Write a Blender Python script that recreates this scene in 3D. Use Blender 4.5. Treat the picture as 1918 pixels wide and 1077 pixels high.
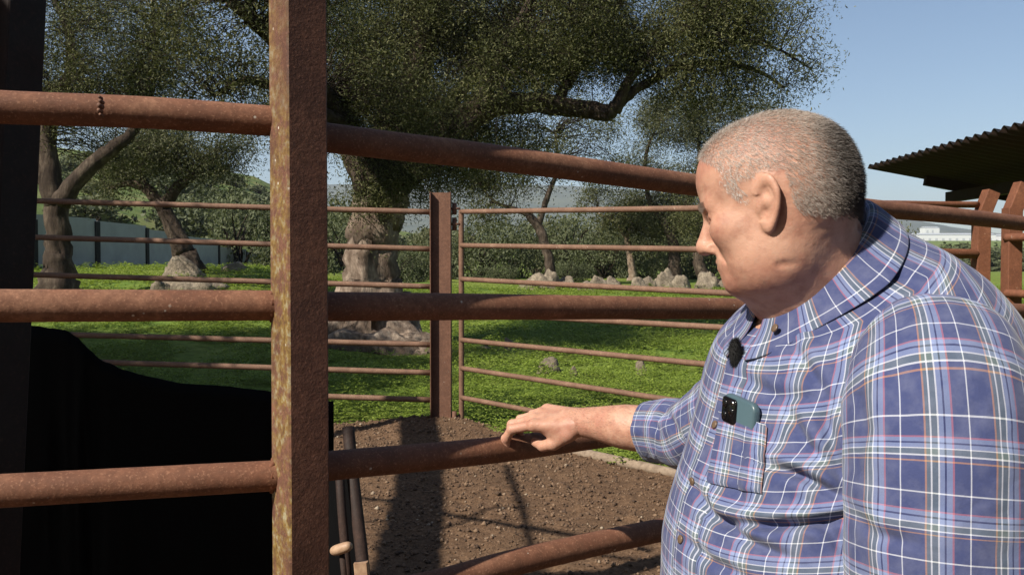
import bpy, math, random
import numpy as np
from mathutils import Vector, Matrix

# ------------------------------------------------------------------ camera, sky, sun, exposure
scene = bpy.context.scene
for o in list(bpy.data.objects): bpy.data.objects.remove(o)
COL = scene.collection
F = 1600.0; W, H = 1918.0, 1077.0; CAMZ = 1.6; PITCH = math.radians(1.38)
cam_d = bpy.data.cameras.new('camera'); cam = bpy.data.objects.new('camera', cam_d); COL.objects.link(cam)
cam.location = (0, 0, CAMZ); cam.rotation_euler = (math.radians(90) - PITCH, 0, 0)
cam_d.sensor_width = 36; cam_d.lens = F / W * 36; cam_d.clip_start = 0.02; cam_d.clip_end = 9000
cam_d.dof.use_dof = False
scene.camera = cam

SUN_EL = math.radians(40)
SD = np.array([0.745, 0.667]); SD /= np.linalg.norm(SD)          # direction the light travels over the ground
sun_from = Vector((-SD[0] * math.cos(SUN_EL), -SD[1] * math.cos(SUN_EL), math.sin(SUN_EL)))
world = bpy.data.worlds.new('World'); scene.world = world; world.use_nodes = True
wn = world.node_tree; bgn = wn.nodes['Background']
sky = wn.nodes.new('ShaderNodeTexSky'); sky.sky_type = 'NISHITA'; sky.sun_disc = False
sky.sun_elevation = SUN_EL; sky.sun_rotation = math.atan2(sun_from.x, sun_from.y)
sky.air_density = 1.0; sky.dust_density = 0.6; sky.ozone_density = 1.6; sky.altitude = 50
wn.links.new(sky.outputs[0], bgn.inputs[0]); bgn.inputs[1].default_value = 0.074
sl = bpy.data.lights.new('sun', 'SUN'); sl.energy = 5.0; sl.angle = math.radians(0.53); sl.color = (1, 0.925, 0.81)
so = bpy.data.objects.new('sun', sl); COL.objects.link(so); so.rotation_euler = sun_from.to_track_quat('Z', 'Y').to_euler()
so.location = (-10, -10, 20)
scene.view_settings.view_transform = 'Standard'; scene.view_settings.look = 'None'
scene.view_settings.exposure = 0.65; scene.view_settings.gamma = 1.0
scene.render.resolution_x = 1024; scene.render.resolution_y = 574

# ------------------------------------------------------------------ helpers
cp, sp_ = math.cos(PITCH), math.sin(PITCH)
def P(px, py, d):
    """photograph pixel and distance along the lens axis to a world point"""
    u = (px - W / 2) / F * d; v = (H / 2 - py) / F * d
    return np.array([u, d * cp + v * sp_, CAMZ - d * sp_ + v * cp])
def nrm(v):
    v = np.asarray(v, float); return v / (np.linalg.norm(v) + 1e-12)
def mk(name, verts, faces, m=None, parent=None, smooth=True, uv=None):
    me = bpy.data.meshes.new(name)
    verts = np.asarray(verts, np.float32)
    if isinstance(faces, np.ndarray) and faces.ndim == 2:
        k = faces.shape[1]; nf = len(faces)
        me.vertices.add(len(verts)); me.vertices.foreach_set('co', verts.ravel())
        me.loops.add(nf * k); me.loops.foreach_set('vertex_index', faces.astype(np.int32).ravel())
        me.polygons.add(nf); me.polygons.foreach_set('loop_start', np.arange(0, nf * k, k, dtype=np.int32))
        me.update(calc_edges=True)
    else:
        me.from_pydata([tuple(map(float, v)) for v in verts], [], [tuple(int(i) for i in f) for f in faces]); me.update()
    me.validate()
    if smooth: me.polygons.foreach_set('use_smooth', np.ones(len(me.polygons), bool))
    if uv is not None:
        l = me.uv_layers.new(name='UVMap'); idx = np.empty(len(me.loops), np.int32); me.loops.foreach_get('vertex_index', idx)
        l.data.foreach_set('uv', np.asarray(uv, np.float32)[idx].ravel())
    if m: me.materials.append(m)
    o = bpy.data.objects.new(name, me); COL.objects.link(o)
    if parent: o.parent = parent; o.matrix_parent_inverse = Matrix.Translation(-Vector(parent.location))
    return o
def tag(o, label=None, cat=None, group=None, kind=None):
    if label: o['label'] = label
    if cat: o['category'] = cat
    if group: o['group'] = group
    if kind: o['kind'] = kind
    return o
def empty(name, loc, label, cat, group=None):
    o = bpy.data.objects.new(name, None); COL.objects.link(o); o.location = tuple(map(float, loc)); o.empty_display_size = .1
    return tag(o, label, cat, group)
class MB:
    """collects pieces into one mesh"""
    def __init__(s): s.v = []; s.f = []; s.uv = []; s.n = 0
    def add(s, v, f, uv=None):
        v = np.asarray(v, float)
        s.f += [tuple(int(i) + s.n for i in q) for q in f]; s.v.append(v); s.n += len(v)
        s.uv.append(np.zeros((len(v), 2)) if uv is None else np.asarray(uv)); return s
    def build(s, name, m=None, parent=None, smooth=True):
        return mk(name, np.concatenate(s.v), s.f, m, parent, smooth, np.concatenate(s.uv))
def hashn(ix, iy, iz, seed):
    n = (ix.astype(np.int64) * 374761393 + iy.astype(np.int64) * 668265263 + iz.astype(np.int64) * 2147483647 + seed * 974634777) & 0xffffffff
    n = ((n ^ (n >> 13)) * 1274126177) & 0xffffffff; n = (n ^ (n >> 16)) & 0xffffffff
    return n / 4294967295.0 * 2 - 1
def vnoise(x, y, z=0.0, seed=0):
    x, y, z = np.broadcast_arrays(np.asarray(x, float), np.asarray(y, float), np.asarray(z, float))
    ix, iy, iz = np.floor(x), np.floor(y), np.floor(z); fx, fy, fz = x - ix, y - iy, z - iz
    fx, fy, fz = [t * t * (3 - 2 * t) for t in (fx, fy, fz)]
    ix, iy, iz = ix.astype(np.int64), iy.astype(np.int64), iz.astype(np.int64)
    r = 0
    for a in (0, 1):
        for b in (0, 1):
            for c in (0, 1):
                r = r + hashn(ix + a, iy + b, iz + c, seed) * (fx if a else 1 - fx) * (fy if b else 1 - fy) * (fz if c else 1 - fz)
    return r
def fbm(x, y, z=0.0, o=4, seed=0):
    s = 0; a = .5
    for i in range(o): s = s + a * vnoise(np.asarray(x) * 2 ** i, np.asarray(y) * 2 ** i, np.asarray(z) * 2 ** i, seed + i); a *= .5
    return s
def sstep(t): t = np.clip(t, 0, 1); return t * t * (3 - 2 * t)
def catmull(pts, n):
    pts = np.asarray(pts, float); k = len(pts)
    if k < 2: return pts
    q = np.vstack([2 * pts[0] - pts[1], pts, 2 * pts[-1] - pts[-2]]); out = []
    ts = np.linspace(0, k - 1, n); i = np.minimum(ts.astype(int), k - 2); t = (ts - i)[:, None]
    p0, p1, p2, p3 = q[i], q[i + 1], q[i + 2], q[i + 3]
    return .5 * (2 * p1 + (p2 - p0) * t + (2 * p0 - 5 * p1 + 4 * p2 - p3) * t ** 2 + (3 * p1 - p0 - 3 * p2 + p3) * t ** 3)
def frames(pts):
    t = np.gradient(pts, axis=0); t /= np.linalg.norm(t, axis=1)[:, None] + 1e-12
    u = np.cross(t[0], [0, 0, 1.]);
    if np.linalg.norm(u) < .2: u = np.cross(t[0], [0, 1., 0])
    u = nrm(u); us = []
    for k in range(len(pts)):
        u = nrm(u - t[k] * np.dot(u, t[k])); us.append(u)
    us = np.array(us); return t, us, np.cross(t, us)
def tube(pts, r, n=12, cap=True, ringf=None):
    pts = np.asarray(pts, float); m = len(pts); r = np.broadcast_to(np.asarray(r, float), (m,))
    t, u, w = frames(pts); a = np.linspace(0, 2 * math.pi, n, endpoint=False)
    rr = r[:, None] * np.ones(n)
    if ringf is not None: rr = rr * ringf(a[None, :] + 0 * rr, np.arange(m)[:, None] + 0 * rr, pts)
    V = pts[:, None, :] + rr[..., None] * (np.cos(a)[None, :, None] * u[:, None, :] + np.sin(a)[None, :, None] * w[:, None, :])
    V = V.reshape(-1, 3)
    f = [(i * n + j, i * n + (j + 1) % n, (i + 1) * n + (j + 1) % n, (i + 1) * n + j) for i in range(m - 1) for j in range(n)]
    if cap: f += [tuple(range(n))[::-1], tuple((m - 1) * n + j for j in range(n))]
    L = np.concatenate([[0], np.cumsum(np.linalg.norm(np.diff(pts, axis=0), axis=1))])
    uv = np.stack([np.tile(a / (2 * math.pi), m) * 2 * math.pi * float(r.mean()), np.repeat(L, n)], 1)
    return V, f, uv
def boxv(c, ax, ay, az, hx, hy, hz, bev=0.0):
    """box with chamfered long edges (along az)"""
    c = np.asarray(c, float); ax, ay, az = nrm(ax), nrm(ay), nrm(az)
    b = bev if bev > 0 else min(hx, hy) * .001
    prof = [(-hx + b, -hy), (hx - b, -hy), (hx, -hy + b), (hx, hy - b), (hx - b, hy), (-hx + b, hy), (-hx, hy - b), (-hx, -hy + b)]
    V = [c + ax * x + ay * y + az * s * hz for s in (-1, 1) for x, y in prof]
    f = [(j, (j + 1) % 8, 8 + (j + 1) % 8, 8 + j) for j in range(8)] + [tuple(range(8))[::-1], tuple(range(8, 16))]
    return V, f
def bar(a, b, w, d, side=(0, 1, 0), bev=0.002):
    a, b = np.asarray(a, float), np.asarray(b, float); z = nrm(b - a); y = np.asarray(side, float); y = nrm(y - z * np.dot(y, z)); x = np.cross(y, z)
    return boxv((a + b) / 2, x, y, z, w / 2, d / 2, np.linalg.norm(b - a) / 2, bev)

# ------------------------------------------------------------------ materials
class NT:
    def __init__(s, name):
        s.m = bpy.data.materials.new(name); s.m.use_nodes = True; s.t = s.m.node_tree; s.b = s.t.nodes['Principled BSDF']; s.out = s.t.nodes['Material Output']
        s.tc = s.t.nodes.new('ShaderNodeTexCoord')
    def n(s, kind, **kw):
        x = s.t.nodes.new('ShaderNode' + kind)
        for k, v in kw.items():
            if k.startswith('i_'):
                key = k[2:]; key = int(key) if key.isdigit() else key.replace('_', ' ')
                if hasattr(v, 'is_output') or isinstance(v, bpy.types.NodeSocket): s.t.links.new(v, x.inputs[key])
                else: x.inputs[key].default_value = v
            else: setattr(x, k, v)
        return x
    def noise(s, scale, detail=4, rough=.55, co='Object', vec=None, dist=0):
        x = s.n('TexNoise'); x.inputs['Scale'].default_value = scale; x.inputs['Detail'].default_value = detail; x.inputs['Roughness'].default_value = rough; x.inputs['Distortion'].default_value = dist
        s.t.links.new(vec if vec is not None else s.tc.outputs[co], x.inputs['Vector']); return x.outputs[0]
    def ramp(s, fac, stops, interp='LINEAR'):
        x = s.t.nodes.new('ShaderNodeValToRGB'); cr = x.color_ramp; cr.interpolation = interp
        while len(cr.elements) < len(stops): cr.elements.new(.5)
        for e, (p, c) in zip(cr.elements, sorted(stops, key=lambda q: q[0])):
            e.position = p; e.color = (*c, 1) if not np.isscalar(c) else (c, c, c, 1)
        s.t.links.new(fac, x.inputs[0]); return x.outputs[0]
    def mix(s, f, a, b, mode='MIX'):
        x = s.t.nodes.new('ShaderNodeMix'); x.data_type = 'RGBA'; x.blend_type = mode
        for v, i in ((f, 0), (a, 6), (b, 7)):
            if isinstance(v, bpy.types.NodeSocket): s.t.links.new(v, x.inputs[i])
            else: x.inputs[i].default_value = v if i == 0 else (*v, 1)
        return x.outputs[2]
    def math(s, op, a, b=0.0, c=0.0):
        x = s.t.nodes.new('ShaderNodeMath'); x.operation = op
        for i, v in enumerate((a, b, c)):
            if isinstance(v, bpy.types.NodeSocket): s.t.links.new(v, x.inputs[i])
            else: x.inputs[i].default_value = v
        return x.outputs[0]
    def bump(s, h, dist, strength=1.0, nxt=None):
        x = s.t.nodes.new('ShaderNodeBump'); x.inputs['Distance'].default_value = dist; x.inputs['Strength'].default_value = strength
        s.t.links.new(h, x.inputs['Height'])
        if nxt is not None: s.t.links.new(nxt, x.inputs['Normal'])
        s.t.links.new(x.outputs[0], s.b.inputs['Normal']); return x.outputs[0]
    def set(s, **kw):
        for k, v in kw.items():
            i = s.b.inputs[k.replace('_', ' ')]
            if isinstance(v, bpy.types.NodeSocket): s.t.links.new(v, i)
            else: i.default_value = (*v, 1) if isinstance(v, tuple) and len(v) == 3 else v
        return s
def m_rust(name, c0, c1, c2, scale=1.0, rough=.78, speck=True, lichen=None, bumpd=.0012):
    t = NT(name)
    n1 = t.noise(6 * scale, 6, .65); n2 = t.noise(55 * scale, 5, .7); n3 = t.noise(190 * scale, 3, .6)
    a = t.ramp(n1, [(.32, c0), (.52, c1), (.72, c2)])
    col = t.mix(t.ramp(n2, [(.38, 0.0), (.62, .75)]), a, tuple(x * .62 for x in c1))
    col = t.mix(t.ramp(n3, [(.55, 0.0), (.75, .6)]), col, tuple(min(1, x * 1.5) for x in c2))
    if lichen is not None:
        nl = t.noise(26, 6, .7); nz = t.noise(3.0, 3, .5)
        mk_ = t.math('MULTIPLY', t.ramp(nl, [(.42, 0.0), (.56, 1.0)]), t.ramp(nz, [(.36, .25), (.6, 1.0)]))
        geo = t.n('NewGeometry'); dot = t.n('VectorMath', operation='DOT_PRODUCT'); t.t.links.new(geo.outputs['Normal'], dot.inputs[0]); dot.inputs[1].default_value = lichen
        mk_ = t.math('MULTIPLY', mk_, t.ramp(dot.outputs['Value'], [(.45, .0), (.7, 1.0)]))
        lc = t.ramp(t.noise(60, 4, .6), [(.35, (.10, .055, .02)), (.5, (.20, .125, .03)), (.68, (.30, .27, .17))])
        col = t.mix(mk_, col, lc)
    if speck:
        v = t.n('TexVoronoi', feature='F1'); v.inputs['Scale'].default_value = 42; t.t.links.new(t.tc.outputs['Object'], v.inputs['Vector'])
        k = t.math('MULTIPLY', t.ramp(v.outputs['Distance'], [(.09, 1.0), (.14, 0.0)]), t.ramp(t.noise(14, 2, .5), [(.60, 0.0), (.68, 1.0)]))
        col = t.mix(k, col, (.55, .50, .42))
    t.set(Base_Color=col, Roughness=t.ramp(n1, [(.3, rough - .12), (.7, rough + .1)]), Metallic=0.0)
    t.b.inputs['Specular IOR Level'].default_value = .35
    h = t.math('ADD', t.math('MULTIPLY', n2, .8), t.math('MULTIPLY', n3, .45)); t.bump(h, bumpd, .8)
    return t.m
M = {}
M['pipe'] = m_rust('rusty_pipe', (.11, .042, .023), (.19, .082, .046), (.28, .145, .088))
M['post'] = m_rust('rusty_post', (.080, .036, .023), (.135, .060, .038), (.20, .092, .056), lichen=(-.81, -.59, 0), bumpd=.002)
M['rail'] = m_rust('rusty_rail', (.11, .058, .036), (.185, .102, .066), (.27, .17, .115), scale=1.4)
M['far_post'] = m_rust('rusty_beam', (.095, .045, .029), (.15, .074, .047), (.21, .11, .072), scale=.8)
M['shed_rust'] = m_rust('orange_rust', (.12, .045, .024), (.185, .070, .036), (.24, .10, .055), scale=.7)
M['dark_steel'] = m_rust('dark_steel', (.006, .005, .0045), (.009, .0075, .007), (.014, .011, .010), speck=False, rough=.7)
M['dark_rust'] = m_rust('dark_rust', (.020, .012, .010), (.030, .016, .012), (.05, .026, .018), speck=False)
M['left_post'] = m_rust('unlit_post', (.010, .006, .006), (.014, .008, .007), (.03, .014, .010), scale=.5, speck=False)  # near-black tone paints the unlit side of the post
M['left_face'] = m_rust('sunlit_rust_post', (.10, .05, .03), (.22, .10, .05), (.34, .26, .17), scale=1.6, speck=False)  # rust set bright to paint the sunlit strip of the post
t = NT('shade_black'); t.set(Base_Color=(.0022, .0022, .0025), Roughness=.55); t.b.inputs['Specular IOR Level'].default_value = .04; M['shade_black'] = t.m  # near-black colour stands in for deep shade
def m_leaf(name, c0, c1, c2, trans=.22, rough=.5):
    t = NT(name); geo = t.n('NewGeometry')
    col = t.ramp(geo.outputs['Random Per Island'], [(0.0, c0), (.55, c1), (1.0, c2)])
    col = t.mix(t.ramp(t.noise(.9, 3, .6), [(.35, 0.0), (.65, .5)]), col, tuple(x * .7 for x in c1))
    t.set(Base_Color=col, Roughness=.65); t.b.inputs['Specular IOR Level'].default_value = .22
    tr = t.n('BsdfTranslucent'); t.t.links.new(t.mix(1.0, col, (1.3, 1.35, .7), 'MULTIPLY'), tr.inputs[0])
    ms = t.n('MixShader'); ms.inputs[0].default_value = trans
    t.t.links.new(t.b.outputs[0], ms.inputs[1]); t.t.links.new(tr.outputs[0], ms.inputs[2]); t.t.links.new(ms.outputs[0], t.out.inputs[0])
    return t.m
M['olive'] = m_leaf('olive_leaf', (.032, .038, .012), (.080, .088, .028), (.18, .175, .080))
M['olive_pale'] = m_leaf('pale_olive_leaf', (.050, .060, .022), (.10, .105, .048), (.17, .17, .095))
M['bush'] = m_leaf('bush_leaf', (.060, .070, .032), (.10, .115, .055), (.15, .165, .09))
M['clover'] = m_leaf('clover_leaf', (.105, .150, .018), (.200, .275, .040), (.33, .40, .085), trans=.3)
M['hill_bush'] = m_leaf('scrub_leaf', (.065, .075, .035), (.10, .115, .06), (.15, .16, .09), trans=.1)
def m_bark(name, c0, c1, c2):
    t = NT(name); mp = t.n('Mapping'); mp.inputs['Scale'].default_value = (1, 1, .3); t.t.links.new(t.tc.outputs['Object'], mp.inputs[0])
    n1 = t.noise(7, 6, .7, vec=mp.outputs[0]); n2 = t.noise(2.0, 4, .6)
    col = t.mix(t.ramp(n2, [(.4, 0.0), (.6, .8)]), t.ramp(n1, [(.3, c0), (.5, c1), (.7, c2)]), c0)
    t.set(Base_Color=col, Roughness=.92); t.b.inputs['Specular IOR Level'].default_value = .1; t.bump(n1, .05, .9); return t.m
M['bark'] = m_bark('olive_bark', (.030, .022, .017), (.075, .056, .042), (.17, .135, .10))
M['lit_old_bark'] = m_bark('lit_old_olive_bark', (.075, .052, .038), (.26, .20, .155), (.45, .37, .29))  # old wood, its cream tone paints sun on trunk and roots
M['twig'] = m_bark('twig_bark', (.02, .015, .011), (.035, .027, .02), (.06, .047, .035))
M['pale_bark'] = m_bark('pale_bark', (.17, .12, .085), (.30, .23, .17), (.42, .35, .27))
t = NT('rock'); n1 = t.noise(3.2, 7, .7); n2 = t.noise(14, 5, .7)
col = t.mix(t.ramp(n2, [(.42, 0.0), (.62, .8)]), t.ramp(n1, [(.3, (.065, .050, .037)), (.5, (.22, .175, .125)), (.7, (.38, .32, .235))]), (.115, .095, .065))
t.set(Base_Color=col, Roughness=.9); t.bump(n2, .05, 1.0); M['rock'] = t.m

# ------------------------------------------------------------------ terrain
GA = P(862, 800, 8.5); GB = np.array([2.6, 5.25, 0.0])          # gate line, ground ends
def grass_side(x, y):
    """signed distance beyond the back fence line"""
    n = nrm(np.array([-(GB[1] - GA[1]), GB[0] - GA[0]])); n = n if n[1] > 0 else -n
    d1 = (x - GA[0]) * n[0] + (y - GA[1]) * n[1]; d2 = y - 8.62
    return np.where(x < GA[0], d2, np.minimum(d1, d2 + 50))
def ground_z(x, y):
    x = np.asarray(x, float); y = np.asarray(y, float); yy = np.maximum(y, 1.0); a = x / yy
    Lf = sstep((-.12 - a) / .2)
    zl = 1.5 * sstep((y - 12) / 19); zr = .95 * sstep((y - 15) / 32)
    z = zl * Lf + zr * (1 - Lf)
    z = z + 28 * sstep((y - 160) / 800)
    A = np.interp(a, [-.9, -.6, -.3, -.2, -.04, .1], [.15, .150, .128, .085, .035, 0.0])
    y0 = 18.8 / np.clip(-a, .26, .62)
    hh = A * 125 * np.clip((y - y0) / 95, 0, 1.0) ** .9 * (y > y0)
    z = z + hh * (1 - sstep((y - 300) / 400))
    z = z + hh * 0.10 * fbm(x * .05, y * .05, 0, 4, 3)
    z = z + .05 * sstep((y - 9) / 6) * fbm(x * .5, y * .5, 0, 3, 5) * 2
    return z
def soil_z(x, y):
    m = 1 - sstep((grass_side(x, y) + .1) / .5)
    near = np.exp(-((np.hypot(x + .62, y - 8.5)) / .8) ** 2)
    return m * (.035 * fbm(x * 2, y * 2, 0, 3, 8) + .028 * np.abs(fbm(x * 9, y * 9, 0, 3, 9)) + .018 * fbm(x * 30, y * 30, 0, 2, 10)) + .10 * near * m
def gz(x, y): return float(ground_z(x, y))
def graded(lo, hi, knots):
    out = [lo]
    while out[-1] < hi:
        out.append(out[-1] + np.interp(out[-1], [k[0] for k in knots], [k[1] for k in knots]))
    return np.array(out)
ys = graded(-8, 3200, [(-8, .6), (3, .3), (4, .025), (9, .03), (10, .08), (20, .25), (60, 1.2), (200, 8), (900, 60), (3200, 200)])
xs_p = graded(0, 3600, [(0, .028), (2.2, .03), (3, .07), (8, .3), (30, 1.5), (120, 6), (600, 60), (3600, 400)])
xs = np.concatenate([-xs_p[::-1][:-1], xs_p])
X, Y = np.meshgrid(xs, ys); Z = ground_z(X, Y) + soil_z(X, Y)
nx, ny = len(xs), len(ys); idx = np.arange(nx * ny).reshape(ny, nx)
faces = np.stack([idx[:-1, :-1], idx[:-1, 1:], idx[1:, 1:], idx[1:, :-1]], -1).reshape(-1, 4)
t = NT('ground')
att = t.n('Attribute', attribute_name='grass'); gm = att.outputs['Fac']
n1 = t.noise(5, 6, .65); n2 = t.noise(38, 5, .7); n3 = t.noise(.35, 5, .6); n4 = t.noise(.05, 4, .6)
soil = t.ramp(n2, [(.3, (.060, .035, .021)), (.5, (.140, .085, .050)), (.7, (.22, .140, .086))])
soil = t.mix(t.ramp(n1, [(.4, 0.0), (.6, .6)]), soil, (.095, .058, .036))
vv = t.n('TexVoronoi'); vv.inputs['Scale'].default_value = 30; t.t.links.new(t.tc.outputs['Object'], vv.inputs['Vector'])
soil = t.mix(t.ramp(vv.outputs['Distance'], [(.05, .55), (.14, 0.0)]), soil, (.22, .17, .12))
grass = t.ramp(n1, [(.3, (.060, .085, .014)), (.5, (.145, .185, .034)), (.7, (.22, .25, .06))])
grass = t.mix(t.ramp(n3, [(.45, 0.0), (.62, .55)]), grass, (.09, .17, .03))
att2 = t.n('Attribute', attribute_name='hill')
scrub = t.ramp(n3, [(.32, (.05, .075, .03)), (.48, (.11, .15, .045)), (.62, (.19, .19, .08)), (.75, (.26, .23, .13))])
grass = t.mix(att2.outputs['Fac'], grass, scrub)
gm2 = t.ramp(t.math('ADD', gm, t.math('MULTIPLY', t.math('SUBTRACT', n2, .5), .9)), [(.42, 0.0), (.58, 1.0)])
t.set(Base_Color=t.mix(gm2, soil, grass), Roughness=.95); t.b.inputs['Specular IOR Level'].default_value = .1
t.bump(t.math('ADD', n2, n1), .02, .7); M['ground'] = t.m
g = mk('ground', np.stack([X, Y, Z], -1).reshape(-1, 3), faces, M['ground']); tag(g, kind='structure')
gs = grass_side(X, Y) + .22 * fbm(X * 1.5, Y * 1.5, 0, 3, 20)
a_ = g.data.attributes.new('grass', 'FLOAT', 'POINT'); a_.data.foreach_set('value', sstep((gs + .10) / .35).astype(np.float32).ravel())
hl = sstep((Y - 18.8 / np.clip(-X / np.maximum(Y, 1), .26, .62) * 1.0 - 2) / 8) * sstep((-.0 - X / np.maximum(Y, 1)) / .15) + .45 * sstep((Y - 70) / 60)
a_ = g.data.attributes.new('hill', 'FLOAT', 'POINT'); a_.data.foreach_set('value', np.clip(hl, 0, 1).astype(np.float32).ravel())

# distant mountains
def ridge(name, prof, d0, d1, m, amp, seed):
    pxs = np.linspace(-400, 2700, 260); rows = 16; V = []
    top = np.interp(pxs, [p[0] for p in prof], [p[1] for p in prof])
    for r in range(rows + 8):
        s = min(1, r / rows); d = d0 + (d1 - d0) * r / rows
        base = gz(0, min(d0, 900)) - 12
        ztop = CAMZ + (500 - top) / F * d1 + (0 if r <= rows else -(r - rows) * 30)
        x = (pxs - W / 2) / F * d; e = s ** .8
        z = base + (ztop - base) * e + amp * e * fbm(x * .004, np.full_like(x, d * .004), 0, 4, seed)
        V.append(np.stack([x, np.full_like(x, d), z], 1))
    V = np.concatenate(V); n = len(pxs); idx = np.arange(n * (rows + 8)).reshape(rows + 8, n)
    return tag(mk(name, V, np.stack([idx[:-1, :-1], idx[:-1, 1:], idx[1:, 1:], idx[1:, :-1]], -1).reshape(-1, 4), m), kind='structure')
t = NT('mountain'); n1 = t.noise(.012, 6, .7); t.set(Base_Color=t.ramp(n1, [(.35, (.035, .05, .03)), (.6, (.09, .10, .06))]), Roughness=1.0); M['mountain'] = t.m
ridge('mountains', [(-400, 330), (600, 345), (960, 352), (1090, 345), (1300, 366), (1500, 392), (1700, 412), (1800, 430), (1900, 444), (2700, 446)], 1700, 2900, M['mountain'], 22, 40)

# ------------------------------------------------------------------ foliage
RNG = np.random.default_rng(7)
def leaves(centers, n_per, spread, L, Wd, rng, droop=0.0):
    n = len(centers) * n_per
    c = np.repeat(centers, n_per, axis=0) + rng.normal(size=(n, 3)) * spread
    d = rng.normal(size=(n, 3)); d[:, 2] -= droop; d /= np.linalg.norm(d, axis=1)[:, None]
    s = np.cross(d, rng.normal(size=(n, 3))); s /= np.linalg.norm(s, axis=1)[:, None] + 1e-9
    l = L * rng.uniform(.6, 1.3, (n, 1)); w = Wd * rng.uniform(.6, 1.3, (n, 1))
    V = np.stack([c - d * l * .5, c + s * w * .5, c + d * l * .5, c - s * w * .5], 1).reshape(-1, 3)
    return V, np.arange(n * 4).reshape(-1, 4)
def blob_points(blobs, n, rng, shell=.35):
    vol = np.array([b[1][0] * b[1][1] * b[1][2] for b in blobs]); vol = vol ** .8 * np.array([b[2] if len(b) > 2 else 1 for b in blobs]); k = rng.choice(len(blobs), n, p=vol / vol.sum())
    d = rng.normal(size=(n, 3)); d /= np.linalg.norm(d, axis=1)[:, None]; r = rng.uniform(shell, 1, (n, 1)) ** .6
    C = np.array([b[0] for b in blobs])[k]; R = np.array([b[1] for b in blobs])[k]
    p = C + d * r * R
    q = vnoise(p[:, 0] * .8, p[:, 1] * .8, p[:, 2] * .9, 77)
    q2 = vnoise(p[:, 0] * 1.9, p[:, 1] * 1.9, p[:, 2] * 2.1, 78)
    return p[(q > -.26) & (q2 > -.30)]
def twigs(mb, starts, ends, r0, r1, rng, segs=6, n=3, sag=.12):
    for a, b in zip(starts, ends):
        L = np.linalg.norm(b - a); t_ = np.linspace(0, 1, segs)[:, None]
        p = a + (b - a) * t_ + np.sin(t_ * math.pi) * (rng.normal(size=3) * L * .10 + np.array([0, 0, L * sag]))
        p[1:-1] += rng.normal(size=(segs - 2, 3)) * L * .025
        V, f, uv = tube(p, np.linspace(r0, r1, segs), n, False); mb.add(V, f, uv)
def tree(name, label, group, limbs, blobs, n_cl, n_per, spread, L, Wd, leafm, barkm=None, seed=1, loc=None, twr=.016, limb_n=10, gnarl=.12, cat='tree', droop=0.0, ntwig=None, shell=.35, split=False):
    rng = np.random.default_rng(seed)
    base = np.array(limbs[0][0][0]) if loc is None else loc
    root = empty(name, base, label, cat, group)
    mb = MB(); pts_all = []; lb = MB()
    for li, (pts, rad) in enumerate(limbs):
        n = max(8, len(pts) * 5); p = catmull(pts, n); r = np.interp(np.linspace(0, 1, n), np.linspace(0, 1, len(rad)), rad)
        p = p + (rng.normal(size=p.shape) * r[:, None] * .08)
        sd = int(rng.integers(1000))
        V, f, uv = tube(p, r, limb_n if r[0] < .3 else 40, True, lambda a, i, q, sd=sd: 1 + gnarl * 2 * fbm(np.cos(a) * 1.6 + 3, np.sin(a) * 1.6, i * .16, 4, sd)); (lb if li and split else mb).add(V, f, uv); pts_all.append(p[len(p) // 4:])
    mb.build('trunk', barkm or M['bark'], root)
    if lb.n: lb.build('limbs', M['bark'], root)  # limbs kept in darker bark to paint their shade
    S = np.concatenate(pts_all)
    C = blob_points(blobs, n_cl, rng, shell)
    tb = MB(); k = min(len(C), ntwig or 260); sel = rng.choice(len(C), k, replace=False)
    d = np.linalg.norm(C[sel][:, None] - S[None], axis=2); j = d.argmin(1)
    twigs(tb, S[j], C[sel], twr, twr * .3, rng)
    # second-order twigs fan out round each clump
    e = C[sel] ; m2 = 3
    ends = np.repeat(e, m2, 0) + rng.normal(size=(k * m2, 3)) * spread * 2.2
    twigs(tb, np.repeat(e, m2, 0), ends, twr * .35, twr * .12, rng, segs=3, sag=.05)
    tb.build('branch', M['twig'], root)
    C2 = np.concatenate([C, ends])
    V, f = leaves(C2, n_per, spread, L, Wd, rng, droop)
    mk('crown', V, f, leafm, root, smooth=False)
    return root
def PP(lst, d): return [P(q[0], q[1], q[2] if len(q) > 2 else d) for q in lst]
def BL(lst): return [(P(b[0], b[1], b[2]), (b[3], b[4], b[5]), *(b[6:])) for b in lst]
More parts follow.
